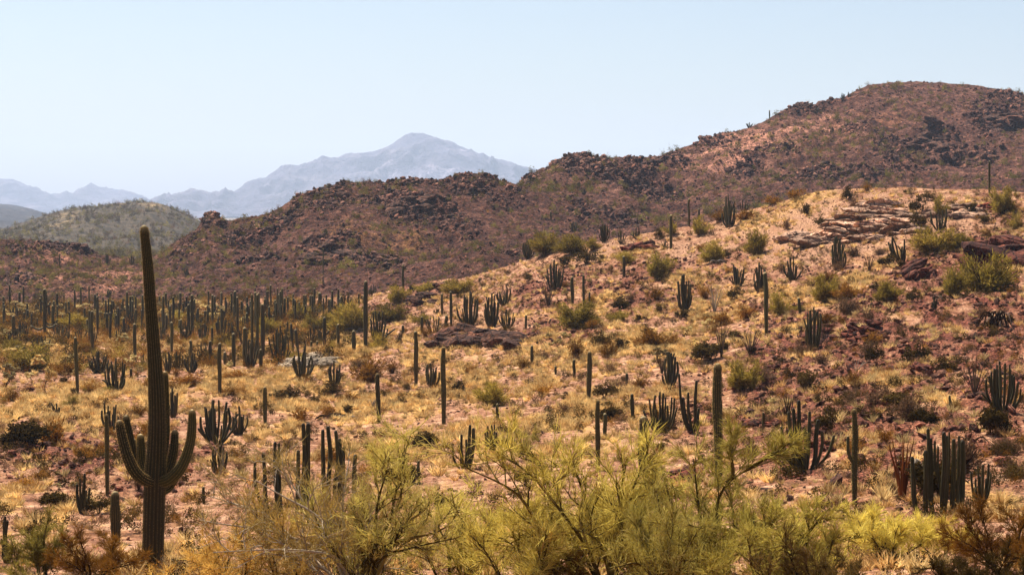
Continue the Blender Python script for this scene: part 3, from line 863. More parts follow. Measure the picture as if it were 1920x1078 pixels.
def sample_near(n, rng, p0=-260, p1=2180, smin=0.0, smax=0.999):
    """points spread evenly over the real surface of the near slope"""
    out = []
    tot = 0
    while tot < n:
        k = n * 3
        px = p0 + (p1 - p0) * rng.random(k); s = smin + (smax - smin) * rng.random(k)
        d = near_depth(px, s); dd = near_depth(px, np.minimum(s + 0.01, 1.0)) - near_depth(px, np.maximum(s - 0.01, 0))
        J = d * np.maximum(dd, 0)
        keep = rng.random(k) < J / np.quantile(J, 0.98)
        out.append(np.stack([px[keep], s[keep]], -1)); tot += int(keep.sum())
    return np.concatenate(out)[:n]
# ================================================================== SCATTER: grass, gravel, small scrub
rg = np.random.default_rng(5)
C_TUFT = tmpl_collection('tuft', [tuft_mesh('tuft', 300 + i, 55) for i in range(4)])
C_STONE = tmpl_collection('stone', [rock_mesh('stone', M_STONE, 320 + i, 1, 9, 1, 0.8, 0.5, 0.1) for i in range(6)])
C_SCRUB = tmpl_collection('scrub', [bush_mesh('scrub', 340 + i, k, 220, mt) for i, (k, mt) in enumerate(
    [('leafy', M_OLIVE), ('dry', M_DRY), ('dry', M_GREY), ('dry', M_STRAW), ('leafy', M_OLIVE), ('dry', M_DRY), ('dry', M_GREY), ('wispy', M_WISPY)])])
C_HROCK = tmpl_collection('hrock', [rock_mesh('hrock', M_HILLR2, 360 + i, 1, 10, 1, 0.85, 0.7, 0.12) for i in range(6)])
C_HBUSH = tmpl_collection('hbush', [bush_mesh('hbush', 380 + i, k, 200, mt) for i, (k, mt) in enumerate(
    [('leafy', M_HGREEN), ('wispy', M_HGREEN), ('leafy', M_OLIVE), ('dry', M_GREY), ('dry', M_DRY), ('leafy', M_HGREEN)])])

q = sample_near(170000, rg)
x, y, z, py, st, rd, pl = near_point(q[:, 0], q[:, 1])
dens = np.clip(st * 1.2 - 0.02 - 0.15 * rd - 0.2 * pl + 1.1 * fbm(x / 4.5, y / 4.5, 4, 77), 0.03, 1)
k = rg.random(len(x)) < dens * 0.62
P = np.stack([x, y, z], -1)[k]
scatter('grass', 'dry straw-coloured grass tufts over the slope', P, 0.20 + 0.42 * rg.random(len(P)) ** 1.7, rg.integers(0, 4, len(P)), C_TUFT, 0.12, rg)

q = sample_near(150000, rg)
x, y, z, py, st, rd, pl = near_point(q[:, 0], q[:, 1])
dens = np.clip(0.28 + 1.2 * rd + 0.35 * pl - 0.5 * st, 0.03, 1)
k = rg.random(len(x)) < dens
P = np.stack([x, y, z], -1)[k]
sz = 0.035 + 0.26 * rg.random(len(P)) ** 6 * (0.5 + 0.9 * rd[k])
scatter('gravel', 'loose pink and red stones strewn over the slope', P, sz, rg.integers(0, 6, len(P)), C_STONE, 0.5, rg)

q = sample_near(24000, rg)
x, y, z, py, st, rd, pl = near_point(q[:, 0], q[:, 1])
k = rg.random(len(x)) < np.clip(0.75 - 0.6 * pl + 0.9 * fbm(x / 11, y / 11, 3, 79), 0.06, 1)
P = np.stack([x, y, z], -1)[k]
left = q[k, 0] < 620 - 200 * rg.random(len(P))
far = P[:, 1] > 130
idx = np.array([0, 1, 2, 3, 4, 5, 6, 4, 0, 6])[rg.integers(0, 10, len(P))]
idx = np.where((left & far) & (rg.random(len(P)) < 0.7), np.where(rg.random(len(P)) < .8, 1, 7), idx)
idx = np.where((idx == 7) & ~far, 3, idx)
idx = np.where((idx == 3) & (rg.random(len(P)) < .6), 2, idx)
scatter('ground_scrub', 'small dry bushes and brittle scrub between the cacti', P, 0.28 + 0.75 * rg.random(len(P)) ** 2, idx, C_SCRUB, 0.05, rg)

# ---- the hills
def hill_sample(name, n, rng, x0, x1, smin=0.02):
    T, B, DT, DB = HILLS[name][:4]
    pt = {'hill': ptA, 'mountain_slope': ptB, 'green_hill': ptG}[name]
    px = x0 + (x1 - x0) * rng.random(n); s = smin + (1.0 - smin) * rng.random(n)
    return (px, s) + pt(px, s)
for hn, nr_, nb_, x0, x1, rs, bs_, lab1, lab2 in (
        ('hill', 70000, 11000, -450, 1400, 0.6, 2.0, 'loose dark red rocks over the ridge', 'small olive and grey shrubs over the ridge'),
        ('mountain_slope', 70000, 13000, 880, 2300, 0.75, 2.5, 'loose brown rocks over the mountainside', 'small olive and grey shrubs over the mountainside')):
    px, s, x, y, z, py, sw, ck, pw = hill_sample(hn, nr_, rg, x0, x1)
    k = rg.random(len(x)) < 0.35 + 0.65 * ck
    P = np.stack([x, y, z - 0.1], -1)[k]
    sz = rs * (0.22 + 0.8 * rg.random(len(P)) ** 3) * (0.75 + 0.9 * ck[k])
    scatter(hn + '_rocks', lab1, P, sz, rg.integers(0, 6, len(P)), C_HROCK, 0.5, rg)
    px, s, x, y, z, py, sw, ck, pw = hill_sample(hn, nb_, rg, x0, x1)
    dn = np.clip(0.62 - 0.5 * ck + 0.9 * fbm(x / 25, y / 25, 3, 81), 0.05, 1)
    k = rg.random(len(x)) < dn
    P = np.stack([x, y, z - 0.1], -1)[k]
    big = rg.random(len(P))
    sz = bs_ * (0.45 + 0.8 * big ** 3.0)
    idx = np.where(big > 0.72, rg.integers(0, 2, len(P)), rg.integers(0, 6, len(P)))
    idx = np.where(rg.random(len(P)) < 0.35, 3, idx)
    scatter(hn + '_shrubs', lab2, P, sz, idx, C_HBUSH, 0.05, rg)
px, s, x, y, z, py, sw, ck, pw = hill_sample('green_hill', 7500, rg, -300, 620, 0.05)
k = rg.random(len(x)) < np.clip(0.95 - 1.1 * sw + 0.5 * fbm(x / 60, y / 60, 3, 83), 0.05, 1)
P = np.stack([x, y, z - 0.2], -1)[k]
scatter('green_hill_shrubs', 'grey-green shrubs covering the low rounded hill', P, 2.2 + 3.0 * rg.random(len(P)) ** 2, rg.integers(0, 4, len(P)), C_HBUSH, 0.05, rg)
# the flat ground between the ridge and the green hill, and beyond

q = sample_near(18000, rg, -260, 760)
x, y, z, py, st, rd, pl = near_point(q[:, 0], q[:, 1])
k = (y > 165) & (rg.random(len(x)) < np.clip((y - 150) / 120, 0, 1) * np.clip(0.75 + 1.2 * fbm(x / 14, y / 14, 3, 91), 0, 1) * np.clip((720 - q[:, 0]) / 200, 0, 1))
P = np.stack([x, y, z], -1)[k]
idx = np.array([1, 7, 5, 5, 7, 0, 4, 1])[rg.integers(0, 8, len(P))]
scatter('valley_scrub', 'orange and olive scrub thick over the valley floor among the cacti', P, 0.7 + 1.7 * rg.random(len(P)) ** 1.6, idx, C_SCRUB, 0.05, rg)
# ================================================================== THINGS
REG = []          # every thing: used to write its label at the end
def reg(o, px, py, kind, desc, cat, group, label=None, w=10):
    REG.append(dict(o=o, px=px, py=py, kind=kind, desc=desc, cat=cat, group=group, label=label, w=w))
    return o

# ---------------------------------------------------------------- outcrops and boulders
def rock_set(mat, seed, n=5, **kw):
    return [rock_mesh('rock', mat, seed + i, 3, 12 + i, 1, 0.85 + .04 * i, 0.6, 0.10, **kw) for i in range(n)]
R_DARK = rock_set(M_DARKR, 500, strata=0.05); R_TAN = rock_set(M_TANR, 520, strata=0.06); R_RED = rock_set(M_REDR, 540, strata=0.05)
R_GREY = rock_set(M_GREYR, 560, strata=0.04)
def outcrop(px, py, wpx, hpx, meshes, n, label, seed, tilt=0.0, yaw=0.0, flat=1.0, surf='near', big=0.42, cat='rock outcrop', name='rock_outcrop'):
    """a pile of fitted rocks: every rock its own part"""
    rng = np.random.default_rng(seed)
    base = seat(px, py, surf); d = base[1]; k = d / F
    W, H = wpx * k, hpx * k
    root = empty(name, base, 0)
    # footprint positions: lay rocks out in picture space over the mound, seated on the ground
    px_ = px + (rng.random(n) - .5) * wpx * 0.86
    t = rng.random(n)
    env = 1 - (2 * np.abs(px_ - px) / wpx) ** 2
    py_ = py - t * hpx * 0.62 * np.clip(env, 0.15, 1)
    pos = seat_near(px_, py_) if surf == 'near' else seat_hill(surf, px_, py_)
    for i in range(n):
        s = big * H * (0.45 + 0.9 * rng.random() ** 1.6)
        o = link('rock', meshes[rng.integers(0, len(meshes))], root)
        lift = H * (0.30 if flat > .8 else 0.12) * max(0, env[i]) * (1 - t[i] * 0.4) * rng.random()
        o.location = (pos[i][0] - base[0], pos[i][1] - base[1], pos[i][2] - base[2] + lift - 0.35 * s)
        o.scale = (s * 1.5, s * 1.15, s * 0.95 * flat)
        w_ = 1.0 if flat > .8 else 0.45
        o.rotation_euler = ((0.0 if flat > .8 else -0.16) + rng.normal() * 0.18 * w_, tilt + rng.normal() * 0.14 * w_, yaw + rng.normal() * 0.4)
    setp(root, None, cat)
    reg(root, px, py, 'outcrop', None, cat, None, label, wpx)
    return root
outcrop(890, 652, 170, 50, R_DARK, 80, 'long dark layered boulder outcrop in the middle of the grassy slope', 1, tilt=0.1, big=0.38)
outcrop(600, 690, 76, 36, R_GREY, 15, 'pale grey lichen-covered boulder pile behind an organ pipe cactus', 2, tilt=-0.1, big=0.6)
outcrop(553, 690, 52, 26, R_GREY, 9, 'low grey rock wedge sloping down left beside the grey boulder pile', 3, tilt=-0.3, big=0.6)
outcrop(1512, 462, 76, 46, R_TAN, 14, 'rounded tan boulders at the lower left foot of the pale rock slabs', 4, tilt=0.05, flat=0.7, big=0.6)
outcrop(1600, 456, 130, 56, R_TAN, 42, 'tan layered rock slabs below the pale hillcrest outcrop', 5, tilt=0.05, flat=0.55, big=0.32)
outcrop(1645, 440, 160, 100, R_TAN, 80, 'broad pale pink bare rock slabs below the hillcrest on the right', 6, tilt=0.04, flat=0.55, big=0.24)
outcrop(1790, 408, 90, 44, R_TAN, 24, 'pale broken rocks on the hillcrest left of the lone tall saguaro', 7, flat=0.7, big=0.45)
outcrop(1720, 522, 66, 44, R_RED, 22, 'dark red ledge of rocks below the leaning organ pipe cactus', 8, tilt=-0.5, big=0.34)
outcrop(1888, 502, 96, 72, R_RED, 18, 'big red boulder mass at the right edge of the photo', 9, tilt=0.15, big=0.5)
outcrop(1615, 640, 90, 44, R_RED, 28, 'dark red broken ledge in the bare red patch on the right slope', 10, tilt=0.2, big=0.3)
outcrop(1545, 640, 50, 40, R_RED, 16, 'small red rock pile right beside the tall organ pipe clump', 11, big=0.34)
outcrop(790, 575, 58, 34, R_DARK, 20, 'dark rocks at the ridge shoulder above the dark boulder outcrop', 12, big=0.36)
outcrop(815, 545, 46, 24, R_DARK, 14, 'small dark rock cluster on the ridge shoulder among yellow-green bushes', 13, big=0.4)
outcrop(1722, 700, 36, 22, R_RED, 8, 'single tilted red boulder group above the grass on the right slope', 14, tilt=0.4, big=0.55)
outcrop(1200, 470, 60, 26, R_RED, 18, 'jumbled reddish rocks near the ridge right of a round green bush', 15, big=0.34)
outcrop(1420, 800, 60, 26, R_RED, 16, 'red stones heaped right of the stout pale-tipped saguaro', 16, big=0.34)
outcrop(1850, 400, 60, 24, R_RED, 14, 'dark rocks at the foot of the lone tall saguaro', 17, big=0.4)
outcrop(1450, 705, 60, 24, R_RED, 14, 'loose dark red rock heap left of the bare red slope', 18, big=0.34)
outcrop(1860, 460, 44, 20, R_RED, 10, 'low red rocks above the big red boulder mass', 19, big=0.4)
outcrop(60, 735, 40, 12, R_RED, 7, 'few flat reddish stones among the chollas at far left', 20, big=0.5)
outcrop(396, 733, 36, 14, R_DARK, 8, 'small dark stones in the straw grass right of the giant saguaro', 21, big=0.5)
outcrop(1290, 905, 70, 36, R_RED, 14, 'pinkish rocks behind the palo verde branches left of the stout saguaro', 22, big=0.36)
outcrop(1490, 900, 90, 30, R_RED, 18, 'flat reddish ledges beneath the curved-arm organ pipe cactus', 23, big=0.3, flat=0.7)
outcrop(1855, 860, 80, 36, R_RED, 18, 'pinkish shelving rocks right of the big organ pipe clump', 24, big=0.34, flat=0.7)
outcrop(400, 418, 40, 16, R_DARK, 14, 'dark rock knob standing on the skyline at the left end of the ridge', 25, surf='hill', big=0.5)
outcrop(610, 372, 90, 26, R_DARK, 26, 'dark crag on the crest of the brown ridge below the far mountain', 26, surf='hill', big=0.34)
outcrop(620, 492, 90, 44, R_DARK, 34, 'dark crag halfway down the brown ridge', 27, surf='hill', big=0.3)
outcrop(770, 402, 90, 36, R_DARK, 28, 'dark crag on the ridge face right of the skyline crag', 28, surf='hill', big=0.3)
outcrop(1745, 278, 80, 36, R_DARK, 22, 'dark crag with deep shade on the high right mountainside', 29, surf='mountain_slope', big=0.36)
outcrop(1388, 328, 50, 16, R_DARK, 12, 'dark overhanging rock on the mountainside above the pale slabs', 30, surf='mountain_slope', big=0.5)
outcrop(1885, 240, 60, 40, R_DARK, 18, 'dark rocks on the high mountainside at the right edge', 31, surf='mountain_slope', big=0.34)

# ---------------------------------------------------------------- the giant saguaro
def px_path(pts, d):
    """photo (col,row,depth offset,width) -> world points and radii at depth d"""
    P = []; R = []
    for c, r, off, w in pts:
        x, y, z = unproj(np.float64(c), np.float64(r), d + off)
        P.append((float(x), float(y), float(z))); R.append(w / 2 * (d + off) / F)
    return np.array(P), np.array(R)

def saguaro_parts(px, base, trunk, arms, label, nr=18, mat=None, surf='near', spine=True, seg=4, rings=60, group=None):
    mat = mat or M_SAG
    b = seat(px, base, surf); d = b[1]
    root = empty('saguaro', b)
    def build(name, pts, nr, rings, seg, depth=0.14, age=0.0, parent=root):
        P, R = px_path(pts, d)
        P = P - np.array(b)
        acc = Acc()
        Q, U, W, r, th, cr = cactus_column(acc, P, R, nr, seg, rings, depth, age=age, rng=np.random.default_rng(int(px) + len(name)))
        o = link(name, acc.mesh(name, mat), parent)
        if spine:
            a2 = Acc(); spines(a2, Q, U, W, r, nr, float(np.linalg.norm(np.diff(P, axis=0), axis=1).sum()), RNG)
            s = link('spines', a2.mesh('spines', M_SPINE, False), o); s['kind'] = 'stuff'
        return o
    build('trunk', trunk, nr, rings, seg, age=0.15)
    for a in arms: build('arm', a, max(8, nr - 5), max(14, rings // 2), seg, 0.2, -0.5)
    setp(root, None, 'cactus')
    reg(root, px, base, 'saguaro', None, 'cactus', group, label, 40)
    return root

saguaro_parts(286, 1062,
    [(284, 1080, 0, 46), (286, 1050, 0, 42), (288, 1000, 0, 41), (289, 930, 0, 41.5), (291, 880, 0, 41), (294, 830, 0, 35), (295, 790, 0, 33.5), (293, 725, 0, 30), (289, 660, 0, 26),
     (284.5, 600, 0, 23.5), (281, 555, 0, 21), (278, 500, 0, 20.5), (273.5, 460, 0, 18), (271, 440, 0, 17), (269.6, 422, 0, 16)],
    [[(288, 905, -0.1, 20), (266, 898, -0.45, 21), (250, 882, -0.6, 22), (237, 852, -0.7, 20), (229, 822, -0.7, 18), (225, 800, -0.7, 17), (223, 787, -0.7, 15)],
     [(285, 888, 0.2, 14), (266, 878, 0.6, 15), (251, 856, 0.8, 15), (243, 818, 0.8, 15), (237.5, 795, 0.8, 15), (236, 778, 0.8, 13)],
     [(282, 886, 0.3, 12), (270, 876, 0.9, 12), (258, 858, 1.2, 10), (252, 840, 1.2, 9), (251, 822, 1.2, 8)],
     [(288, 896, -0.1, 14), (272, 886, 0.3, 15), (266, 866, 0.4, 17), (264, 838, 0.4, 17), (263.5, 813, 0.4, 14)],
     [(292, 905, 0, 22), (318, 900, -0.2, 23), (338, 880, -0.3, 22), (350, 855, -0.3, 20), (358, 825, -0.3, 18), (360.5, 795, -0.3, 17), (360, 767, -0.3, 14)],
     [(296, 925, 0.2, 18), (314, 914, 0.5, 20), (330, 893, 0.6, 18), (340, 880, 0.7, 14)],
     [(295, 905, 0.3, 16), (311, 893, 0.5, 17), (320, 870, 0.6, 17), (326, 842, 0.6, 17.5), (328.5, 806, 0.6, 14)],
     [(298, 880, 0.4, 14), (306, 862, 0.8, 15), (311, 820, 0.9, 15), (311, 760, 0.9, 14), (309, 696, 0.9, 12)]],
    'giant dark saguaro with several upcurved arms, towering at the left of the foreground', mat=M_SAGH)

# ---------------------------------------------------------------- lone columns: (px, top, base, width, lean px, spec)
SAG = []
def sg(px, top, base, w=None, lean=0, arms=(), label=None, surf='near', desc=None):
    SAG.append((px, top, base, w or max(3.2, 2.6 + 0.045 * (base - top)), lean, arms, label, surf, desc))
# near and middle
sg(217, 919, 1016, 18.5, 0, label='short stout young saguaro standing left of the giant saguaro')
sg(201, 775, 930, 8.5, -1, label='tall thin saguaro pole left of the giant saguaro arms')
sg(145, 631, 743, 7, -3, label='slender lone saguaro among the chollas at left, slightly bent')
sg(412, 642, 742, 8, 1, label='straight saguaro with a pale tip rising from the straw grass right of the giant saguaro')
sg(497, 724, 793, 8.5, 0, label='short saguaro alone on the open grass below the grey boulder pile')
sg(710, 699, 793, 8.5, -2, label='saguaro with brown base on the open grass, left one of the three central poles')
sg(780, 620, 725, 8, -1, label='saguaro pole on the grass left of and behind the tallest central pole')
sg(832, 649, 794, 9.5, 0, label='tallest central saguaro pole on the open grass below the dark outcrop')
sg(685.5, 526, 654, 8.5, 1, label='very tall straight saguaro on the valley edge beside green palo verdes')
sg(1104, 658, 751, 9.5, 1, label='thick dark saguaro spindle on the grassy slope right of the centre')
sg(1077, 673, 710, 6, 0, label='short dark saguaro just left of the thick spindle-shaped one')
sg(1042, 686, 702, 5, 0); sg(997.5, 647, 686, 6, 0)
sg(1175, 699, 722, 5.5, 0); sg(1186, 737, 785, 7.5, -1)
sg(933, 756, 792, 6, 0, label='small dark saguaro stub above the foreground palo verde, below the dark outcrop')
sg(1121, 749, 880, 8.5, 0, label='saguaro half hidden by the palo verde canopy, taller of a pair')
sg(1134, 774, 822, 8, 0, label='shorter saguaro right beside the half hidden taller one')
sg(1205.5, 779, 880, 20, 0, label='stubby pale ribbed saguaro top showing above the palo verde')
sg(1347, 679, 912, 18, -2, label='stout saguaro with a golden pale tip rising from the palo verde canopy')
sg(1436.5, 510, 629, 8.5, -3, label='dark leaning saguaro pole on the right slope above the stout saguaro')
sg(1431, 772, 805, 5.5); sg(1500, 558, 588, 6, -3)
sg(1602, 765, 938, 11, -2, [(-1, 0.44, 0.72, 0.6)], label='tall thin saguaro with one small arm standing on the right slope')
sg(1782, 740, 769, 5, -2, label='tiny crooked saguaro stub above the big organ pipe clump')
sg(785.6, 862, 908, 6, 0, label='small saguaro stub behind the pale bare branches in the centre')
sg(382, 911, 944, 6, 0, label='tiny saguaro behind the bare twigs right of the giant saguaro')
sg(245.5, 690, 713, 5.5); sg(141.5, 683, 694, 4.5)
sg(1855, 302, 366, 4.2, 0, label='lone tall thin saguaro on the hillcrest at far right')
sg(1292, 373, 402, 4.2); sg(1311, 391, 406, 4); sg(1258, 403, 466, 6.5, label='tall saguaro on the near ridge crest left of the pale rocks')
sg(1170, 480, 520, 6, -1); sg(1073.5, 518, 571, 6.5); sg(1094.5, 515, 576, 5); sg(1105.5, 547, 570, 4)
sg(986, 590, 617, 5); sg(756, 497, 556, 4.5, label='thin tall saguaro pole on the ridge shoulder against the brown hill')
sg(829, 550, 592, 5); sg(846, 546, 612, 5.5, -1); sg(791, 593, 625, 5.5); sg(836, 591, 612, 7); sg(756, 609, 626, 5.5)
sg(608.6, 594, 650, 7, label='saguaro with a tiny bud arm on the straw bank behind the grey boulder pile', arms=[(1, 0.42, 0.56, 0.5)])
sg(634.5, 607, 651, 6, label='armless saguaro on the straw bank behind the right end of the grey boulder pile')
sg(663.6, 619, 660, 8, label='short thick saguaro left of the very tall valley-edge saguaro')
sg(549, 606, 660, 5, -3); sg(558, 617, 662, 6, -4); sg(584, 639, 654, 5); sg(594, 639, 654, 4.5)
sg(493, 569, 668, 8, 0, label='tall saguaro at the right end of the dense cactus stand')
sg(483, 551, 676, 6); sg(489, 654, 690, 7); sg(490, 664, 684, 6)
sg(599.5, 548, 581, 8, label='thick saguaro on the far valley edge left of the green palo verdes'); sg(589.6, 540, 575, 4.5); sg(612, 552, 578, 3.5); sg(620, 560, 586, 4); sg(673, 550, 573, 3.6); sg(681, 556, 570, 3.4)
sg(84, 541, 628, 7.5, 0, [(-1, 0.12, 0.2, 2.3), (1, 0.16, 0.24, 2.0), (1, 0.62, 0.72, 0.8), (-1, 0.7, 0.8, 0.6)], label='tall saguaro with low drooping arms in the far left valley')
sg(99, 572, 620, 5.5, 0, [(-1, 0.25, 0.5, 1.8), (1, 0.3, 0.45, 0.9)], label='small armed saguaro right beside the droopy-armed one')
sg(25, 591, 640, 7, 0, label='dark saguaro rising out of an organ pipe cactus at the left edge')
for t in [(7, 556, 582, 4.5), (19, 537, 560, 3.6), (37, 547, 583, 5), (44, 536, 559, 3.6), (51, 568, 607, 4), (168, 581, 643, 5), (173.5, 582, 668, 6), (178, 551, 591, 4.5), (183, 555, 630, 5), (201, 586, 630, 5.5),
          (206.5, 585, 640, 5), (222, 576, 625, 5), (218, 590, 622, 5), (233, 595, 630, 4.5), (238.5, 546, 609, 4.5), (248.5, 554, 591, 3.8), (253, 606, 677, 7), (312, 590, 622, 4.5), (299, 554, 576, 3.4), (306.5, 554, 625, 5),
          (319.5, 572, 620, 5), (325, 556, 608, 5), (338, 548, 592, 5), (343, 568, 600, 4), (322, 603, 668, 6), (340, 598, 641, 5), (354, 570, 626, 6), (360.5, 552, 634, 6.5), (357.5, 563, 600, 5), (357, 637, 676, 6), (371.5, 577, 607, 5),
          (391, 576, 602, 5), (388, 582, 604, 4), (398.7, 552, 612, 4.5), (398, 613, 648, 5), (395, 638, 686, 6.5), (422, 659, 682, 7), (415.6, 577, 636, 5), (421, 582, 606, 4), (434, 549, 600, 4), (441, 545, 604, 6), (445.5, 556, 640, 5.5),
          (438.5, 624, 687, 7.5), (453, 564, 598, 4.5), (459, 613, 687, 9), (463.6, 556, 600, 4), (472, 558, 610, 5), (479, 547, 625, 6), (485, 549, 610, 4.5), (473, 551, 676, 5), (482, 614, 670, 6), (497, 560, 590, 4), (516, 562, 600, 4.5),
          (528, 570, 604, 4), (534, 558, 600, 4), (540, 556, 590, 4), (551, 558, 598, 4.5), (561, 566, 596, 4), (573, 572, 600, 4), (526, 545, 602, 4), (505, 574, 612, 4.5), (512, 590, 622, 4), (268, 552, 604, 4), (287, 592, 640, 5)]:
    sg(*t)
for t in [(268.5, 560, 600, 3.6), (146, 560, 572, 3), (194, 556, 570, 3.2), (120, 552, 566, 3)]: sg(*t)
# on the hills behind
for t in [(58, 470, 499, 2.6), (112, 475, 501, 2.6), (606, 466, 516, 2.6), (606, 518, 534, 2.6), (724, 344, 352, 2.4), (280, 555, 566, 2.4), (357, 536, 548, 3), (480, 508, 522, 2.4), (888, 350, 372, 2.4), (1033, 396, 413, 3), (1016, 404, 413, 2.4)]:
    sg(t[0], t[1], t[2], t[3], 0, (), None, 'hill')
for t in [(1443, 207, 223, 2.6), (1262, 280, 290, 2.4), (1240, 392, 402, 2.6)]:
    sg(t[0], t[1], t[2], t[3], 0, (), None, 'mountain_slope')

_q = np.random.default_rng(404)
for _i in range(125):
    _x = 5 + 640 * _q.random(); _b = 578 + 34 * _q.random() + (14 * _q.random() if _x < 480 else 0)
    if abs(_x - 282) < 16: continue
    sg(_x, _b - (20 + 28 * _q.random()), _b, 2.8 + 1.6 * _q.random())
near_i = [i for i, s in enumerate(SAG) if s[7] == 'near']
pos = {}
A_ = seat_near([SAG[i][0] for i in near_i], [SAG[i][2] for i in near_i])
for i, p in zip(near_i, A_): pos[i] = p
for hn in ('hill', 'mountain_slope'):
    ii = [i for i, s in enumerate(SAG) if s[7] == hn]
    for i, p in zip(ii, seat_hill(hn, [SAG[i][0] for i in ii], [SAG[i][2] for i in ii])): pos[i] = p
for i, (px, top, base, w, lean, arms, label, surf, desc) in enumerate(SAG):
    b = np.array(pos[i]); d = b[1]; k = d / F
    rng = np.random.default_rng(1000 + i)
    H = (base - top) * k; R = w / 2 * k
    closeup = w >= 7.5 and base > 700
    _, row = rowcol(*b); H = max(0.6, (row - top) * k)
    P = np.array([(0, 0, -0.25), (lean * k * 0.15 * -1, 0, H * 0.12), (0.25 * lean * k, 0, H * 0.4), (lean * k * .7 + rng.normal() * R * .3, rng.normal() * R * .3, H * 0.75), (-lean * k * 0 + lean * k, 0, H)])
    P[:, 0] -= 0.0
    wob = 0.06
    RR = np.array([0.72, 0.85, 1.0 + rng.normal() * .05, 1.02, 0.82]) * R
    nr, seg, rings = (14, 2, 26) if closeup else ((9, 2, 12) if w > 5 else (7, 2, 9))
    acc = Acc()
    Q, U, W_, r, th, cr = cactus_column(acc, P, RR, nr, seg, rings, 0.15 if closeup else 0.2, rng=rng, wob=wob, age=-0.1 if i % 3 else 0.15)
    has = closeup or len(arms)
    if has:
        root = empty('saguaro', b)
        tr = link('trunk', acc.mesh('trunk', M_SAG), root)
        if closeup and w > 8:
            a2 = Acc(); spines(a2, Q, U, W_, r, nr, H, rng, 0.09, 0.05, 0.008, 2)
            s = link('spines', a2.mesh('spines', M_SPINE, False), tr); s['kind'] = 'stuff'
        for (sd, h0, h1, reach) in arms:
            z0, z1 = H * h0, H * h1; ox = sd * reach * R * 2.2
            if reach > 1.9: AP = [(0, 0, z0 + H * 0.05), (ox * 0.5, 0, z0 - H * .01), (ox, 0, z0 + H * .02), (ox * 1.4, 0, z1)]
            else: AP = [(0, 0, z0 - R * .2), (ox * 0.8, 0, z0), (ox + sd * R, 0, z0 + (z1 - z0) * .4), (ox + sd * R, 0, z1)]
            aa = Acc(); cactus_column(aa, AP, [R * .5, R * .55, R * .6, R * .5], 8, 2, 10, 0.18, rng=rng)
            link('arm', aa.mesh('arm', M_SAG), root)
    else:
        root = link('saguaro', acc.mesh('saguaro', M_SAG), None, b)
    setp(root, None, 'cactus')
    g = {'near': 'columnar saguaros on the slope and the valley floor', 'hill': 'tiny saguaros on the brown ridge', 'mountain_slope': 'tiny saguaros on the high mountainside'}[surf]
    hh = base - top
    desc = ('thin ' if w < 4.6 else 'thick ' if w > 6.8 else '') + ('tall ' if hh > 52 else 'short ' if hh < 30 else '') + 'dark saguaro'
    reg(root, px, base, 'saguaro', desc, 'cactus', g, label, w)

# ---------------------------------------------------------------- organ pipe cacti: (px, base, h, w, n, options)
def organ(px, base, h, w, n, seed, stemw=None, label=None, surf='near', lean=0.0, tops=None, splay=1.0, mat=None, kind='organ pipe cactus'):
    b = seat(px, base, surf); d = b[1]; k = d / F
    rng = np.random.default_rng(seed)
    sw = (stemw or max(2.2, 0.058 * h + 0.6)) * (1 if tops else 0.82)
    n = n if tops else int(n * 1.35)
    split = h >= 38 and surf == 'near'
    root = empty('organ_pipe_cactus', b) if split else None
    acc = Acc()
    items = []
    if tops:
        for (tx, ty, bx, by, ww) in tops:
            items.append((tx - px, base - ty, bx - px, (base - by), ww, rng.normal() * w * 0.12))
    else:
        u = np.linspace(-0.5, 0.5, n) * w * 0.92 + rng.normal(size=n) * w * 0.05
        for j in range(n):
            hh = h * (1.0 - 0.30 * abs(u[j] / w * 2) ** 2 - 0.42 * rng.random() ** 1.5)
            items.append((u[j] + lean * hh, hh, u[j] * (0.18 if splay > .6 else 0.6), 0, sw * (0.8 + 0.4 * rng.random()), rng.normal() * w * 0.22))
        for j in range(max(2, n // 3)):      # short young stems
            uu = (rng.random() - .5) * w * 0.8
            items.append((uu + lean * h * .4, h * (0.25 + 0.3 * rng.random()), uu * 0.3, 0, sw * 0.8, -abs(rng.normal()) * w * 0.2))
    for (tx, hh, bx, bz, ww, dy) in items:
        out = abs(tx - bx)
        P = [(bx, dy * 0.15, bz - 4), (bx + (tx - bx) * 0.34, dy * 0.5, bz + max(hh * 0.08, out * 0.25)), (bx + (tx - bx) * 0.68, dy * .85, bz + max(hh * 0.27, out * 0.7)),
             (bx + (tx - bx) * 0.92 + rng.normal() * ww * .35, dy * 1.05, max(hh * 0.62, bz + out)), (tx, dy * 1.1, max(hh, bz + out * 1.15))]
        if not tops and rng.random() < 0.25: P[-1] = (tx + rng.normal() * ww * 1.2, dy * 1.1, max(hh, out))
        P = np.array(P) * k
        RR = np.array([0.72, 0.9, 1.0, 0.98, 0.8]) * ww / 2 * k
        tgt = Acc() if split else acc
        nr, rings = (9, 12) if ww > 5 and split else ((6, 9) if split else (4, 6))
        cactus_column(tgt, P, RR, nr, 2, rings, 0.2, rng=rng, wob=0.05)
        if split: link('stem', tgt.mesh('stem', mat or M_ORG), root)
    if not split: root = link('organ_pipe_cactus', acc.mesh('organ_pipe_cactus', mat or M_ORG), None, b)
    setp(root, None, 'cactus')
    g = 'organ pipe cacti on the slope and the valley floor' if surf == 'near' else 'tiny organ pipe cacti on the hills behind'
    nd = len(items)
    desc = ('big ' if h > 62 else 'small ' if h < 34 else '') + ('dense ' if w > 0.75 * h else 'narrow ' if w < 0.45 * h else '') + 'many-stemmed ' + kind
    reg(root, px, base, 'organ', desc, 'cactus', g, label, w)
    return root

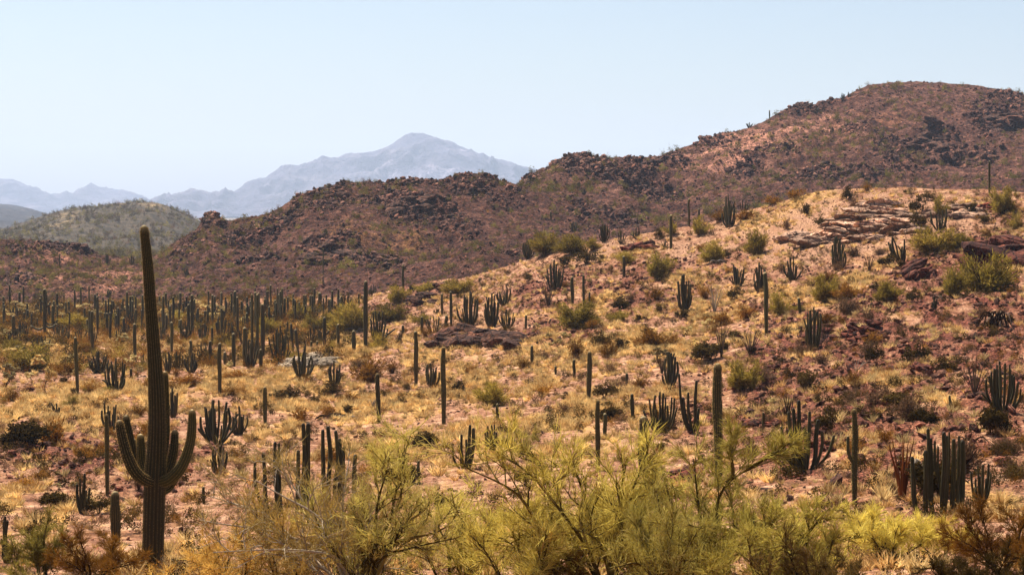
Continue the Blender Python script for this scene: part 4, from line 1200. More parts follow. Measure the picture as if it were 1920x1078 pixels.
organ(155, 963, 86, 26, 4, 1, 7, label='four-stemmed organ pipe cactus left of the short stout saguaro')
organ(12, 1055, 92, 24, 4, 2, 7, label='organ pipe cactus stems cut by the left edge near the bottom')
organ(208, 806, 64, 32, 7, 3, 5.5, label='organ pipe cactus behind the giant saguaro\'s left arms')
organ(405, 832, 88, 66, 12, 4, 6, label='wide fanned organ pipe cactus just right of the giant saguaro')
organ(447, 814, 58, 34, 7, 5, 5, label='smaller organ pipe cactus touching the wide fanned one on its right')
organ(410, 888, 62, 34, 7, 6, 5.5, label='compact organ pipe cactus in front of the wide fanned one')
organ(325, 782, 60, 18, 5, 7, 5)
organ(216, 736, 68, 38, 8, 8, 5.2); organ(184, 700, 44, 34, 12, 9, 4); organ(105, 778, 34, 13, 3, 10, 4.5, label='tiny three-stemmed organ pipe cactus on the open ground at left')
organ(27, 654, 42, 30, 10, 11); organ(78, 668, 40, 34, 9, 12); organ(112, 642, 34, 34, 9, 13, 2.4); organ(270, 688, 30, 14, 5, 14)
organ(335, 694, 40, 20, 7, 15); organ(359, 700, 36, 27, 8, 16, 3.4); organ(382, 678, 38, 24, 8, 17, 2.6); organ(407, 688, 27, 15, 5, 18); organ(415, 632, 42, 26, 9, 19); organ(470, 690, 60, 26, 7, 20)
organ(525, 680, 68, 40, 12, 21, 3.6, label='fan-shaped organ pipe cactus left of the grey boulder pile'); organ(568, 709, 68, 34, 10, 22, 4.4, label='organ pipe cactus in front of the grey boulder pile')
organ(627, 724, 52, 24, 8, 23, 4.2, label='tidy upright organ pipe cactus right of the grey boulder pile'); organ(810, 727, 50, 27, 7, 24, 4.6, label='organ pipe cactus between the two central saguaro poles')
organ(813, 624, 34, 34, 7, 25); organ(880, 612, 68, 42, 14, 26, 4, label='left one of the two dense organ pipe cacti right behind the dark outcrop')
organ(922, 615, 66, 34, 12, 27, 4.2, label='right one of the two dense organ pipe cacti right behind the dark outcrop'); organ(951, 616, 38, 32, 8, 28); organ(945, 572, 44, 30, 8, 29, 3)
organ(710, 642, 62, 40, 10, 30, 4, label='organ pipe cactus mixed with a green palo verde right of the very tall saguaro'); organ(645, 592, 44, 38, 13, 31, 2.8); organ(750, 642, 28, 10, 4, 32)
organ(1040, 547, 64, 32, 10, 33, 4.4, label='organ pipe cactus with crowded stems on the near ridge face'); organ(1283, 581, 72, 30, 8, 34, 5, label='upright organ pipe cactus in the middle of the right slope')
organ(1256, 727, 70, 30, 7, 35, 6, label='candelabra organ pipe cactus with neat parallel stems on the right slope')
organ(1240, 812, 88, 62, 9, 36, 5.5, label='wide organ pipe cactus tangled with green branches, left of the leaning-armed one')
organ(1300, 812, 84, 40, 6, 37, 7, label='organ pipe cactus with a long leaning stem left of the stout saguaro',
      tops=[(1273, 700, 1296, 812, 5), (1290, 735, 1302, 812, 6), (1305, 712, 1300, 812, 6.5), (1281, 745, 1300, 812, 8), (1311, 765, 1306, 812, 6)])
organ(1524, 658, 88, 40, 11, 38, 5, label='tall dense organ pipe cactus at the edge of the bare red slope')
organ(1752, 586, 30, 9, 3, 39, 4.2, label='tiny two-stemmed organ pipe cactus on the red gravel of the right slope'); organ(1880, 782, 96, 68, 13, 40, 6, label='large fanned organ pipe cactus at the right edge')
organ(1510, 882, 100, 70, 12, 41, 8, label='organ pipe cactus with curling lower arms on the right slope',
      tops=[(1476, 770, 1500, 880, 8), (1487, 765, 1504, 880, 8), (1497, 750, 1508, 880, 8.5), (1466, 800, 1496, 878, 8), (1472, 838, 1494, 878, 9), (1519, 772, 1512, 882, 7), (1534, 786, 1520, 882, 9),
            (1562, 815, 1524, 880, 6), (1482, 846, 1512, 884, 8), (1506, 800, 1510, 882, 8), (1540, 808, 1521, 882, 6), (1503, 830, 1514, 884, 6)])
organ(1765, 962, 150, 110, 12, 42, 12, label='big clump of thick organ pipe stems at the lower right',
      tops=[(1710, 856, 1722, 965, 10), (1731, 842, 1736, 962, 10), (1741, 804, 1747, 958, 8), (1747, 822, 1751, 964, 7), (1762, 806, 1764, 956, 10), (1770, 814, 1770, 958, 6), (1779, 810, 1774, 950, 4.5), (1757, 836, 1764, 930, 4.5),
            (1787, 822, 1784, 960, 9.5), (1794, 815, 1789, 958, 6), (1807, 826, 1803, 962, 11.5), (1799, 842, 1796, 945, 6), (1752, 826, 1768, 925, 5.5), (1775, 836, 1772, 940, 6)])
organ(1840, 943, 88, 40, 6, 43, 6, label='slender five-stemmed organ pipe cactus right of the big clump')
organ(1818, 964, 26, 10, 2, 44, 4.5, label='two short stubs at the foot of the big organ pipe clump')
organ(540, 962, 170, 110, 8, 45, 9, label='thick dark cactus stems behind the bare twigs, left group',
      tops=[(479, 864, 500, 960, 7), (495, 845, 505, 962, 8), (516, 827, 522, 962, 8), (522, 831, 528, 962, 7), (560, 842, 556, 962, 9), (569, 792, 566, 962, 9), (578, 792, 574, 962, 10.5), (573, 808, 570, 960, 8)])
organ(630, 945, 140, 60, 7, 46, 9, label='thick dark cactus stems behind the bare twigs, right group',
      tops=[(606, 806, 610, 945, 8.5), (614, 801, 617, 945, 9), (630, 808, 626, 945, 8.5), (637, 824, 634, 945, 8), (646, 838, 640, 945, 7), (668, 852, 660, 945, 9)])
organ(870, 878, 80, 50, 7, 47, 6.5, label='organ pipe cactus rising from the yellow-green canopy in the centre',
      tops=[(849, 838, 864, 878, 4.5), (862, 838, 868, 878, 4.5), (866, 812, 870, 878, 5), (882, 794, 874, 878, 7), (888, 800, 878, 878, 8), (874, 822, 872, 878, 5)])
organ(920, 848, 58, 24, 7, 48, 5, label='small organ pipe cactus right beside the canopy-hidden one in the centre')
organ(1367, 426, 62, 27, 8, 49, 4.2, label='tall organ pipe cactus on the hillcrest left of the pale rocks'); organ(1395, 384, 24, 20, 6, 50); organ(1247, 465, 28, 10, 3, 51); organ(1133, 454, 36, 20, 8, 52); organ(1165, 457, 28, 14, 6, 53)
organ(1193, 447, 26, 18, 6, 54); organ(990, 485, 42, 20, 8, 55, 3.2); organ(1383, 537, 46, 34, 9, 56, 3.6); organ(1424, 547, 54, 28, 9, 57, 4.4, label='dense organ pipe cactus right beside the dark leaning saguaro pole')
organ(1572, 504, 66, 30, 9, 58, 4.4, label='dense organ pipe cactus below the tan layered slabs'); organ(1487, 525, 48, 32, 8, 59, 4); organ(1692, 489, 54, 34, 7, 60, 5, lean=-0.28, label='organ pipe cactus leaning to the left on the right slope')
organ(1762, 432, 46, 36, 7, 61, 3.8, label='organ pipe cactus above the big green bushes near the hillcrest'); organ(1752 - 120, 590, 22, 12, 4, 62, 2.6)
organ(560, 600, 30, 26, 8, 63); organ(505, 612, 34, 24, 7, 64); organ(528, 600, 30, 30, 8, 65); organ(435, 640, 40, 20, 6, 66); organ(300, 640, 36, 22, 7, 67); organ(380, 640, 36, 22, 6, 68); organ(455, 600, 30, 26, 6, 69); organ(350, 640, 40, 22, 8, 70)
organ(315, 700, 46, 16, 6, 71); organ(152, 640, 30, 20, 6, 72, 2.2); organ(590, 598, 24, 18, 6, 73)
for _i in range(26):
    _x = 10 + 620 * _q.random(); _b = 590 + 60 * _q.random()
    if abs(_x - 282) < 20: continue
    organ(_x, _b, 24 + 14 * _q.random(), 14 + 16 * _q.random(), 6, 700 + _i, 2.4)
for t in [(202, 494, 24, 9, 5, 80), (247, 493, 22, 9, 5, 81), (125, 464, 12, 7, 4, 82), (611, 440, 14, 7, 4, 83), (672, 350, 9, 8, 3, 84), (934, 336, 10, 10, 4, 85), (1076, 434, 22, 14, 7, 86), (205, 545, 22, 10, 5, 87), (350, 520, 16, 10, 5, 88), (700, 560, 24, 12, 5, 89), (690, 556, 20, 8, 4, 90)]:
    organ(*t[:6], 2.2, surf='hill')
for t in [(1405, 240, 10, 14, 5, 91), (1580, 188, 13, 9, 4, 92), (1592, 184, 14, 7, 3, 93), (1188, 303, 9, 7, 3, 94), (1530, 210, 12, 8, 4, 95), (978, 350, 16, 8, 4, 96), (1560, 250, 12, 8, 4, 97), (1095, 440 - 70, 14, 9, 4, 98)]:
    organ(*t[:6], 2.0, surf='mountain_slope')

# ---------------------------------------------------------------- ocotillo: thin wands from one crown
def ocotillo(px, base, h, w, n, seed, label, mat=None, thick=1.2, butt=0):
    b = seat(px, base); k = b[1] / F; rng = np.random.default_rng(seed)
    root = empty('ocotillo', b)
    for j in range(n):
        u = (j / (n - 1) - .5) * w + rng.normal() * w * .05; hh = h * (0.75 + 0.3 * rng.random()) * (1 - 0.15 * abs(u / w * 2)); dy = rng.normal() * w * .25
        P = np.array([(u * .05, 0, -3), (u * .22, dy * .3, hh * .25), (u * .55, dy * .6, hh * .6), (u * .85 + rng.normal() * 1.5, dy * .8, hh * .85), (u + rng.normal() * 2, dy, hh)]) * k
        Q, R, L = resample(P, np.array([1.7 + butt, 1.3 + butt * .6, 1.0, .7, .35]) * thick * k * 0.5, 9)
        a = Acc(); tube(a, Q, R, 5, (rng.random(), 0, 0))
        link('wand', a.mesh('wand', mat or M_WAND), root)
    setp(root, None, 'ocotillo'); reg(root, px, base, 'ocotillo', None, 'ocotillo', 'ocotillos on the slope', label, w)
ocotillo(1692, 935, 140, 56, 15, 1, 'red-brown dead ocotillo with a thick base left of the big organ pipe clump', M_REDWAND, 2.2, 2.5)
ocotillo(1828, 744, 84, 50, 14, 2, 'grey bare ocotillo left of the large fanned organ pipe cactus', None, 1.5)
ocotillo(1340, 584, 54, 36, 14, 3, 'pale grey ocotillo on the straw slope right of the upright organ pipe', M_PALEWOOD, 1.2)
ocotillo(1408, 667, 60, 48, 15, 4, 'bare ocotillo fan left of the dark red rock heap', None, 1.4)
ocotillo(1353, 668, 66, 26, 10, 5, 'ocotillo topped with brown leaves beside the bare ocotillo fan', None, 1.5)
ocotillo(1241, 700, 48, 30, 9, 6, 'pale ocotillo wands behind the candelabra organ pipe cactus', None, 1.2)
ocotillo(1028, 575, 52, 30, 10, 7, 'thin dry ocotillo just below the crowded-stem organ pipe on the ridge face', None, 1.4)
ocotillo(1630, 508, 40, 26, 9, 8, 'small dry ocotillo between the slab rocks and the leaning organ pipe', None, 1.1)
ocotillo(1545, 640, 40, 30, 8, 9, 'spindly ocotillo above the small red rock pile', None, 1.0)
ocotillo(1478, 790, 60, 30, 10, 10, 'dark thin ocotillo behind the curling-armed organ pipe cactus', M_WOOD, 1.4)
ocotillo(70, 1000, 60, 40, 8, 11, 'small dry wands standing in the grass at the lower left', M_WOOD, 1.0)
ocotillo(1605, 690, 26, 46, 7, 12, 'low dead branches sprawled on the red slope below the red ledge', M_PALEWOOD, 1.1)

# ---------------------------------------------------------------- cholla
def cholla_proto(seed):
    rng = np.random.default_rng(seed)
    tr = Acc(); jt = Acc(); ends = []
    def grow(p, d, L, r, lev):
        q = p + d * L; m = (p + q) / 2 + rng.normal(size=3) * L * .08
        tube(tr, [p, m, q], [r, r * .85, r * .7], 5, (rng.random() * .6, 0, 0))
        if lev == 0: ends.append((q, d)); return
        for _ in range(rng.integers(2, 4)):
            dd = d * .7 + rng.normal(size=3) * .6; dd[2] = abs(dd[2]) * .8 + .12; dd /= np.linalg.norm(dd)
            grow(q, dd, L * (.6 + .25 * rng.random()), r * .72, lev - 1)
    grow(np.array([0, 0, -.05]), np.array([rng.normal() * .12, 0, 1.0]), .42, .035, 3)
    v0, f0 = ico(1)
    for q, d in ends:
        for _ in range(rng.integers(4, 7)):
            dd = d * .6 + rng.normal(size=3) * .7; dd[2] = abs(dd[2]); dd /= np.linalg.norm(dd)
            L, r = .09 + .07 * rng.random(), .05 + .02 * rng.random()
            vv = v0 * r; vv = vv + dd[None, :] * (v0 @ dd)[:, None] * (L - r) + q + dd * L * .8
            jt.add(vv, f0, (rng.random(), 0, 0))
            m = 14; o = np.repeat((q + dd * L * .8)[None], m, 0); ribbons(jt, o, rng.normal(size=(m, 3)), L * 1.25, .004, rng)
    return tr.mesh('trunk', M_WOOD), jt.mesh('spiny_joints', M_CHOLLA, False)
CH = [cholla_proto(900 + i) for i in range(4)]
CHL = [(12, 734, 34, 40), (30, 690, 40, 36), (62, 698, 30, 34), (85, 736, 26, 48), (130, 692, 24, 30), (8, 640, 22, 22), (40, 672, 30, 24), (72, 668, 34, 28), (92, 660, 24, 26), (245, 692, 24, 26), (258, 706, 16, 20), (138, 716, 16, 24),
       (60, 720, 26, 24), (22, 716, 30, 34), (226, 650, 28, 26), (176, 700, 22, 18), (300, 600, 20, 20), (480, 650, 16, 20), (535, 640, 18, 18), (440, 700, 20, 22), (380, 600, 18, 14),
       (1046, 658, 20, 22), (1030, 640, 14, 14), (1069, 640, 24, 18), (1284, 636, 28, 26), (1325, 618, 20, 20), (1064, 562, 14, 22), (1110, 536, 10, 12), (1008, 620, 12, 14), (838, 852, 20, 20), (140, 920, 18, 18), (1010, 520, 14, 12), (1165, 690, 10, 10),
       (1300, 660, 20, 22), (1232, 680, 26, 28), (1460, 765, 26, 18), (112, 860 + 60, 20, 16), (1820, 600, 14, 12)]
_r = np.random.default_rng(77)
for j in range(46):
    CHL.append((2 + j * 10.4 + _r.normal() * 4, 583 + _r.random() * 26 - 6 * (j % 3 == 0), 16 + 9 * _r.random(), 13 + 8 * _r.random()))
PP = seat_near([c[0] for c in CHL], [c[1] for c in CHL])
for j, ((px, base, w, h), p) in enumerate(zip(CHL, PP)):
    k = p[1] / F
    root = empty('cholla', p, _r.random() * 6.28)
    tm, jm = CH[j % 4]
    a = link('trunk', tm, root); b2 = link('spiny_joints', jm, root)
    root.scale = (w * k / 0.95, w * k / 0.95, h * k / 1.05)
    setp(root, None, 'cholla')
    reg(root, px, base, 'cholla', ('small ' if h < 19 else 'large ' if h > 32 else '') + 'pale spiny cholla', 'cholla', 'chollas', None, w)

# ---------------------------------------------------------------- dead wood and skeletons
def skeleton(px, base, w, h, n, seed, label, mat, arch=0.6, name='cactus_skeleton', cat='dead cactus', part='rib', thick=1.3):
    b = seat(px, base); k = b[1] / F; rng = np.random.default_rng(seed)
    root = empty(name, b)
    for j in range(n):
        x0 = (rng.random() - .5) * w * .35; x1 = (rng.random() - .5) * w * 1.5; hh = h * (.5 + .5 * rng.random())
        dy = rng.normal() * w * .2
        P = np.array([(x0, 0, -1), (x0 + (x1 - x0) * .3, dy * .5, hh * .8), (x0 + (x1 - x0) * .65, dy, hh), (x1, dy, hh * (1 - arch) + 1 * rng.random())]) * k
        Q, R, L = resample(P, np.array([1.2, 1.2, 1.0, .6]) * thick * k * (.4 + .4 * rng.random()), 9)
        a = Acc(); tube(a, Q, R, 5, (rng.random(), 0, 0)); link(part, a.mesh(part, mat), root)
    setp(root, None, cat); reg(root, px, base, 'dead', None, cat, None, label, w)
skeleton(1862, 618, 50, 38, 16, 1, 'collapsed dead organ pipe skeleton on the right slope', M_WOOD, 0.9, thick=2.2)
skeleton(1872, 616, 40, 34, 8, 2, 'bleached white arched cactus ribs leaning on the dark skeleton', M_PALEWOOD, 0.9, thick=2.0)
skeleton(1728, 900, 40, 50, 22, 3, 'bleached dead cactus ribs behind the big organ pipe clump', M_PALEWOOD, 0.8, thick=1.8)
skeleton(630, 785, 60, 9, 14, 4, 'dark fallen log lying flat on the open grass', M_WOOD, 0.9, 'fallen_log', 'log', 'splinter', 3.2)
skeleton(650, 785, 40, 8, 6, 5, 'grey fallen branches at the right end of the dark log', M_PALEWOOD, 0.9, 'fallen_branches', 'branches', 'branch', 1.2)
skeleton(615, 600, 30, 8, 8, 6, 'fallen bleached sticks behind the straw bank', M_PALEWOOD, 0.9, 'fallen_branches', 'branches', 'branch', 1.2)
skeleton(672, 622, 36, 8, 8, 7, 'grey dead branches between the short thick and the very tall saguaro', M_PALEWOOD, 0.9, 'fallen_branches', 'branches', 'branch', 1.2)
skeleton(1408, 405, 30, 10, 8, 8, 'dead branches on the hillcrest right of the tall organ pipe cactus', M_WOOD, 0.9, 'fallen_branches', 'branches', 'branch', 1.5)
skeleton(1820, 838, 44, 14, 6, 9, 'dark fallen stems on the slope right of the big organ pipe clump', M_WOOD, 0.7, 'fallen_branches', 'branches', 'branch', 2.0)
skeleton(1765, 560, 24, 10, 5, 10, 'pale fallen branch beside the tiny two-stemmed organ pipe', M_PALEWOOD, 0.8, 'fallen_branches', 'branches', 'branch', 1.2)
skeleton(1345, 495, 30, 10, 7, 11, 'bleached sticks under a green bush near the hillcrest', M_PALEWOOD, 0.8, 'fallen_branches', 'branches', 'branch', 1.1)
skeleton(115, 912, 30, 12, 8, 12, 'small tangle of dry twigs left of the four-stemmed organ pipe', M_WOOD, 0.6, 'fallen_branches', 'branches', 'branch', 1.1)
skeleton(700, 770, 14, 22, 7, 13, 'pale dry stalks right of the fallen log', M_PALEWOOD, 0.2, 'dry_stalks', 'plant', 'stalk', 0.9)
skeleton(448, 495, 12, 12, 9, 14, 'small pale rosette plant low on the brown ridge', M_PALEWOOD, 0.1, 'agave', 'plant', 'leaf', 1.4) if False else None
# ---------------------------------------------------------------- shrubs
SH = []      # px, base, w, h, kind
for t in [(1420, 478, 52, 44, 'wispy'), (1845, 552, 96, 70, 'wispy'), (1790, 556, 60, 50, 'wispy'), (1755, 474, 80, 46, 'wispy'), (1808, 470, 50, 30, 'wispy'), (1880, 400, 52, 48, 'wispy'), (1340, 492, 50, 36, 'wispy'), (1025, 474, 52, 38, 'wispy'),
          (1075, 476, 62, 34, 'wispy'), (1175, 494, 40, 30, 'wispy'), (1310, 440, 46, 36, 'wispy'), (1085, 615, 90, 48, 'wispy'), (1157, 602, 46, 26, 'wispy'), (926, 762, 62, 46, 'wispy'), (662, 622, 80, 50, 'wispy'),
          (735, 604, 60, 34, 'wispy'), (745, 570, 50, 30, 'wispy'), (862, 552, 60, 28, 'wispy'), (800, 545, 44, 26, 'wispy'), (1660, 564, 58, 38, 'wispy'), (1460, 592, 44, 50, 'wispy'), (1548, 566, 56, 50, 'wispy'), (1235, 524, 62, 42, 'wispy'),
          (600, 622, 60, 32, 'wispy'), (500, 628, 50, 30, 'wispy'), (145, 618, 60, 30, 'wispy'), (215, 612, 40, 26, 'wispy'), (330, 604, 40, 28, 'wispy'), (60, 694, 90, 44, 'wispy'), (18, 668, 50, 30, 'wispy'), (1372, 640, 40, 20, 'olive'),
          (1395, 728, 62, 52, 'wispy'), (712, 656, 46, 34, 'wispy'), (790, 606, 40, 24, 'wispy'), (1260, 440, 36, 26, 'wispy'), (1110, 470, 40, 24, 'wispy'), (560, 600, 50, 26, 'wispy'), (1760, 410, 34, 40, 'wispy'), (1590, 560, 50, 34, 'dry'),
          (690, 716, 72, 44, 'dry'), (160, 862, 54, 34, 'dry'), (1350, 414, 40, 24, 'dry'), (1225, 650, 70, 38, 'dry'), (1330, 676, 50, 40, 'olive'), (1395, 412, 44, 20, 'dry'), (1080, 672, 40, 44, 'dry'), (545, 748, 44, 22, 'olive'), (250, 828, 44, 26, 'dry'),
          (1350, 610, 50, 30, 'dry'), (1400, 596, 46, 30, 'dry'), (1140, 670, 40, 36, 'dry'), (1165, 655, 30, 22, 'olive'), (1130, 650, 34, 26, 'olive'), (1600, 395, 22, 24, 'grey'), (1512, 405, 20, 24, 'olive'), (1475, 430, 24, 26, 'grey'), (1590, 374, 26, 24, 'olive'),
          (1618, 412, 22, 26, 'grey'), (1538, 425, 22, 20, 'olive'), (1720, 398, 30, 30, 'olive'), (1822, 404, 24, 24, 'olive'), (1740, 376, 24, 16, 'olive'), (1625, 358, 18, 18, 'dry'), (1490, 372, 46, 20, 'dry'), (1450, 382, 40, 18, 'dry'), (1720, 424, 36, 24, 'olive'),
          (1850, 420, 30, 16, 'olive'), (1905, 430, 30, 36, 'wispy'), (1665, 500, 34, 24, 'olive'), (1600, 480, 40, 24, 'grey'), (1648, 476, 40, 14, 'grey'), (1712, 568, 26, 26, 'olive'), (1500, 585, 30, 16, 'wispy'), (1900, 398, 30, 22, 'dry'),
          (40, 838, 92, 56, 'olive'), (98, 842, 60, 56, 'dry'), (1718, 680, 46, 40, 'olive'), (1770, 700, 44, 30, 'olive'), (1510, 735, 44, 42, 'olive'), (1640, 760, 44, 36, 'grey'), (1690, 770, 60, 34, 'olive'), (1735, 795, 50, 36, 'olive'), (1640, 690, 30, 34, 'olive'),
          (1480, 712, 24, 22, 'olive'), (1540, 685, 40, 28, 'grey'), (1660, 745, 40, 26, 'grey'), (1550, 810, 44, 46, 'olive'), (1890, 850, 60, 36, 'grey'), (1860, 830, 60, 50, 'olive'), (1660, 830, 40, 36, 'dry'), (1905, 900, 50, 40, 'grey'), (1590, 590, 50, 36, 'grey'),
          (75, 900, 40, 24, 'dry'), (95, 955, 50, 34, 'olive'), (185, 962, 46, 34, 'olive'), (260, 925, 34, 30, 'grey'), (130, 800, 24, 22, 'grey'), (40, 920, 50, 24, 'dry'), (800, 842, 50, 30, 'olive'), (540, 840, 40, 26, 'grey'), (590, 756, 20, 16, 'olive'),
          (620, 870, 50, 30, 'dry'), (1060, 775, 40, 24, 'grey'), (985, 690, 36, 24, 'dry'), (860, 735, 30, 20, 'olive'), (1235, 790, 40, 30, 'dry'), (1140, 790, 50, 26, 'olive'), (1020, 740, 44, 26, 'dry'), (450, 885, 40, 26, 'grey'), (330, 860, 34, 30, 'grey'),
          (1640, 545, 24, 14, 'olive'), (1320, 560, 36, 30, 'dry'), (1230, 560, 40, 30, 'dry'), (1380, 560, 34, 22, 'olive'), (1060, 500, 30, 20, 'olive'), (1100, 494, 44, 26, 'olive'), (1210, 545, 30, 14, 'grey'), (1545, 610, 46, 30, 'dry'),
          (565, 790, 44, 30, 'dry'), (670, 690, 40, 20, 'grey'), (735, 700, 40, 26, 'dry'), (520, 750, 30, 16, 'olive'), (1165, 580, 40, 24, 'olive'), (1280, 600, 30, 20, 'olive'), (780, 700, 24, 16, 'olive'), (880, 700, 30, 18, 'dry'), (320, 735, 44, 22, 'dry'),
          (350, 725, 60, 24, 'dry'), (170, 735, 40, 22, 'dry'), (290, 730, 50, 24, 'dry'), (130, 700, 60, 26, 'dry'), (60, 640, 60, 18, 'dry'), (160, 660, 50, 20, 'dry'), (190, 690, 40, 20, 'dry'), (430, 740, 40, 20, 'dry'), (440, 715, 60, 20, 'dry')]:
    SH.append(t)
NHAND = len(SH)
rs = np.random.default_rng(21)
q = sample_near(2600, rs, -10, 1930)
x, y, z, py, st, rd, pl = near_point(q[:, 0], q[:, 1])
cnt = 0
occ = [(a[0], a[1]) for a in SH]
for j in range(len(x)):
    if cnt >= 150: break
    px, p_ = q[j, 0], py[j]
    if p_ > 1000 or pl[j] > .6: continue
    size = 0.55 + 1.0 * rs.random() ** 1.5
    wpx = size / y[j] * F
    if wpx < 13 or any(abs(px - a) < 22 and abs(p_ - b) < 13 for a, b in occ): continue
    if px < 620 and y[j] > 120: kd = ['dry', 'dry', 'dry', 'olive', 'wispy'][rs.integers(0, 5)]
    elif px > 1380: kd = ['olive', 'olive', 'grey', 'grey', 'dry'][rs.integers(0, 5)]
    else: kd = ['dry', 'dry', 'olive', 'grey', 'olive'][rs.integers(0, 5)]
    SH.append((px, p_, wpx, wpx * (.55 + .35 * rs.random()), kd)); occ.append((px, p_)); cnt += 1
PP = seat_near([c[0] for c in SH], [c[1] for c in SH])
KN = {'wispy': ('yellow-green palo verde bush', 'palo_verde_bush'), 'olive': ('dark olive shrub', 'shrub'), 'dry': ('orange-brown dry bush', 'bush'), 'grey': ('greyish twiggy bush', 'bush')}
for j, ((px, base, w, h, kd), p) in enumerate(zip(SH, PP)):
    k = p[1] / F
    root = empty(KN[kd][1], p, rs.random() * 6.28)
    big = w > 46
    f_ = link('foliage', (BUSH_BIG[kd][j % 2] if big else BUSH[kd][j % 3]), root)
    if w > 30: link('stems', STEMS[j % 3], root)
    root.scale = (w * k / 0.86, w * k / 0.86, h * k / 0.72)
    setp(root, None, 'bush')
    desc = ('large ' if w > 48 else 'small ' if w < 26 else '') + KN[kd][0]
    reg(root, px, base, 'bush', desc, 'bush', 'bushes on the near slope', None, w)

# ---------------------------------------------------------------- foreground palo verdes
def grow(rng, P0, D0, L, n, wob, up=0.0):
    P = [np.array(P0, float)]; d = np.array(D0, float); d /= np.linalg.norm(d)
    for _ in range(n):
        d = d + rng.normal(size=3) * wob + np.array([0, 0, up]); d /= np.linalg.norm(d)
        P.append(P[-1] + d * L / n)
    return np.array(P)

SHARED = {}
def palo_verde(px, base, wpx, hpx, seed, nl, label, tw=M_TWIG, limbs=None, r0=0.06, dens=1.0, l2=8, l3=7, twl=0.085, spread=1.0, name='palo_verde', cat='tree', group='foreground palo verdes', twist=.16, halfw=0.0055, bark=None, tone=(0.0, 1.0), low=0.0, share=None):
    b = seat(px, base); k = b[1] / F; rng = np.random.default_rng(seed)
    W, H = wpx * k, hpx * k
    bark = bark or M_BRANCH
    if share in SHARED:
        src, W0, H0 = SHARED[share]
        root = copy_tree(src); root.location = b; root.rotation_euler = (0, 0, seed * 1.7)
        root.scale = (W / W0, W / W0, H / H0)
        setp(root, None, cat); reg(root, px, min(base, 1070), 'tree', None, cat, group, label, wpx)
        return root
    root = empty(name, b)
    if share: SHARED[share] = (root, W, H)
    LP = []
    if limbs:
        for pts in limbs:
            P = []
            for (c, r, off) in pts:
                xx, yy, zz = unproj(np.float64(c), np.float64(r), b[1] + off); P.append((float(xx) - b[0], float(yy) - b[1], float(zz) - b[2]))
            Q, _, L = resample(np.array(P), np.ones(len(P)), 12); LP.append(Q)
    for i in range(nl):
        a = 2 * PI * (i + rng.random() * .7) / nl
        rad = W * 0.5 * (0.45 + 0.5 * rng.random()) * spread
        e = np.array([math.cos(a) * rad, math.sin(a) * rad * .8, H * (0.55 + 0.3 * rng.random())])
        d = e + np.array([0, 0, H * .2]); L = np.linalg.norm(e)
        LP.append(grow(rng, (rng.normal() * .06, rng.normal() * .06, -.1), d, L, 9, 0.17, -0.015))
    # each limb a part; finer branches joined; twigs joined
    br = Acc(); O = []; D = []; LN = []; TN = []
    for i, P in enumerate(LP):
        n = len(P); R = r0 * (0.7 + .5 * rng.random()) * (1 - 0.8 * np.linspace(0, 1, n))
        la = Acc(); Q, RR, L = resample(P, R, 16); tube(la, Q, RR, 6, (0.2 + .7 * rng.random(), 0, 0))
        link('limb', la.mesh('limb', bark), root)
        Lt = np.linalg.norm(P[-1] - P[0])
        for j in range(l2):
            t = 0.22 + 0.78 * (j + rng.random()) / l2; ii = min(n - 2, int(t * (n - 1)))
            p = P[ii] + (P[ii + 1] - P[ii]) * (t * (n - 1) - ii)
            ax = P[ii + 1] - P[ii]; ax /= np.linalg.norm(ax)
            dd = ax * 0.8 + rng.normal(size=3) * .55 + np.array([0, 0, .22])
            L2 = Lt * (0.20 + .18 * rng.random()) * (1.1 - .5 * t)
            P2 = grow(rng, p, dd, L2, 6, twist, 0.02)
            tube(br, P2, np.linspace(.40, .15, 7) * r0 * (1.1 - .5 * t), 4, (0.15 + .85 * rng.random(), 0, 0))
            for m_ in range(l3):
                t3 = 0.15 + .85 * (m_ + rng.random()) / l3; i3 = min(5, int(t3 * 6)); p3 = P2[i3] + (P2[i3 + 1] - P2[i3]) * (t3 * 6 - i3)
                ax = P2[i3 + 1] - P2[i3]; ax /= np.linalg.norm(ax)
                d3 = ax * .9 + rng.normal(size=3) * .5 + np.array([0, 0, .12]); L3 = L2 * (.38 + .3 * rng.random())
                P3 = grow(rng, p3, d3, L3, 4, twist, 0.01)
                tube(br, P3, np.linspace(.17, .07, 5) * r0, 3, (0.2 + .8 * rng.random(), 0, 0))
                kq = max(2, int(9 * dens))
                tt = rng.random(kq) * 4; i4 = np.minimum(tt.astype(int), 3); fr = (tt - i4)[:, None]
                o = P3[i4] * (1 - fr) + P3[i4 + 1] * fr
                a4 = P3[i4 + 1] - P3[i4]; a4 /= np.linalg.norm(a4, axis=1)[:, None]
                O.append(o); D.append(a4 + rng.normal(size=(kq, 3)) * .33 + np.array([0, 0, .05])); LN.append(H * twl * (.7 + 1.1 * rng.random(kq)))
                TN.append(np.full(kq, rng.random()))
    link('branches', br.mesh('branches', bark), root)
    O = np.concatenate(O); D = np.concatenate(D); LN = np.concatenate(LN); TN = np.concatenate(TN)
    TN = np.clip(tone[0] + (tone[1] - tone[0]) * (0.6 * TN + .4 * rng.random(len(TN))), 0, 1)
    ta = Acc()
    mid, tip, d2 = ribbons(ta, O, D, LN, halfw, rng, .14, TN[:, None] * np.ones((1, 3)))
    for q_ in range(1):
        src = mid if q_ == 0 else O + (mid - O) * .5
        ribbons(ta, src, d2 + rng.normal(size=d2.shape) * .5, LN * .55, halfw * .8, rng, .25, TN[:, None] * np.ones((1, 3)))
    t_ = link('twigs', ta.mesh('twigs', tw, False), root); t_['kind'] = 'stuff'
    setp(root, None, cat)
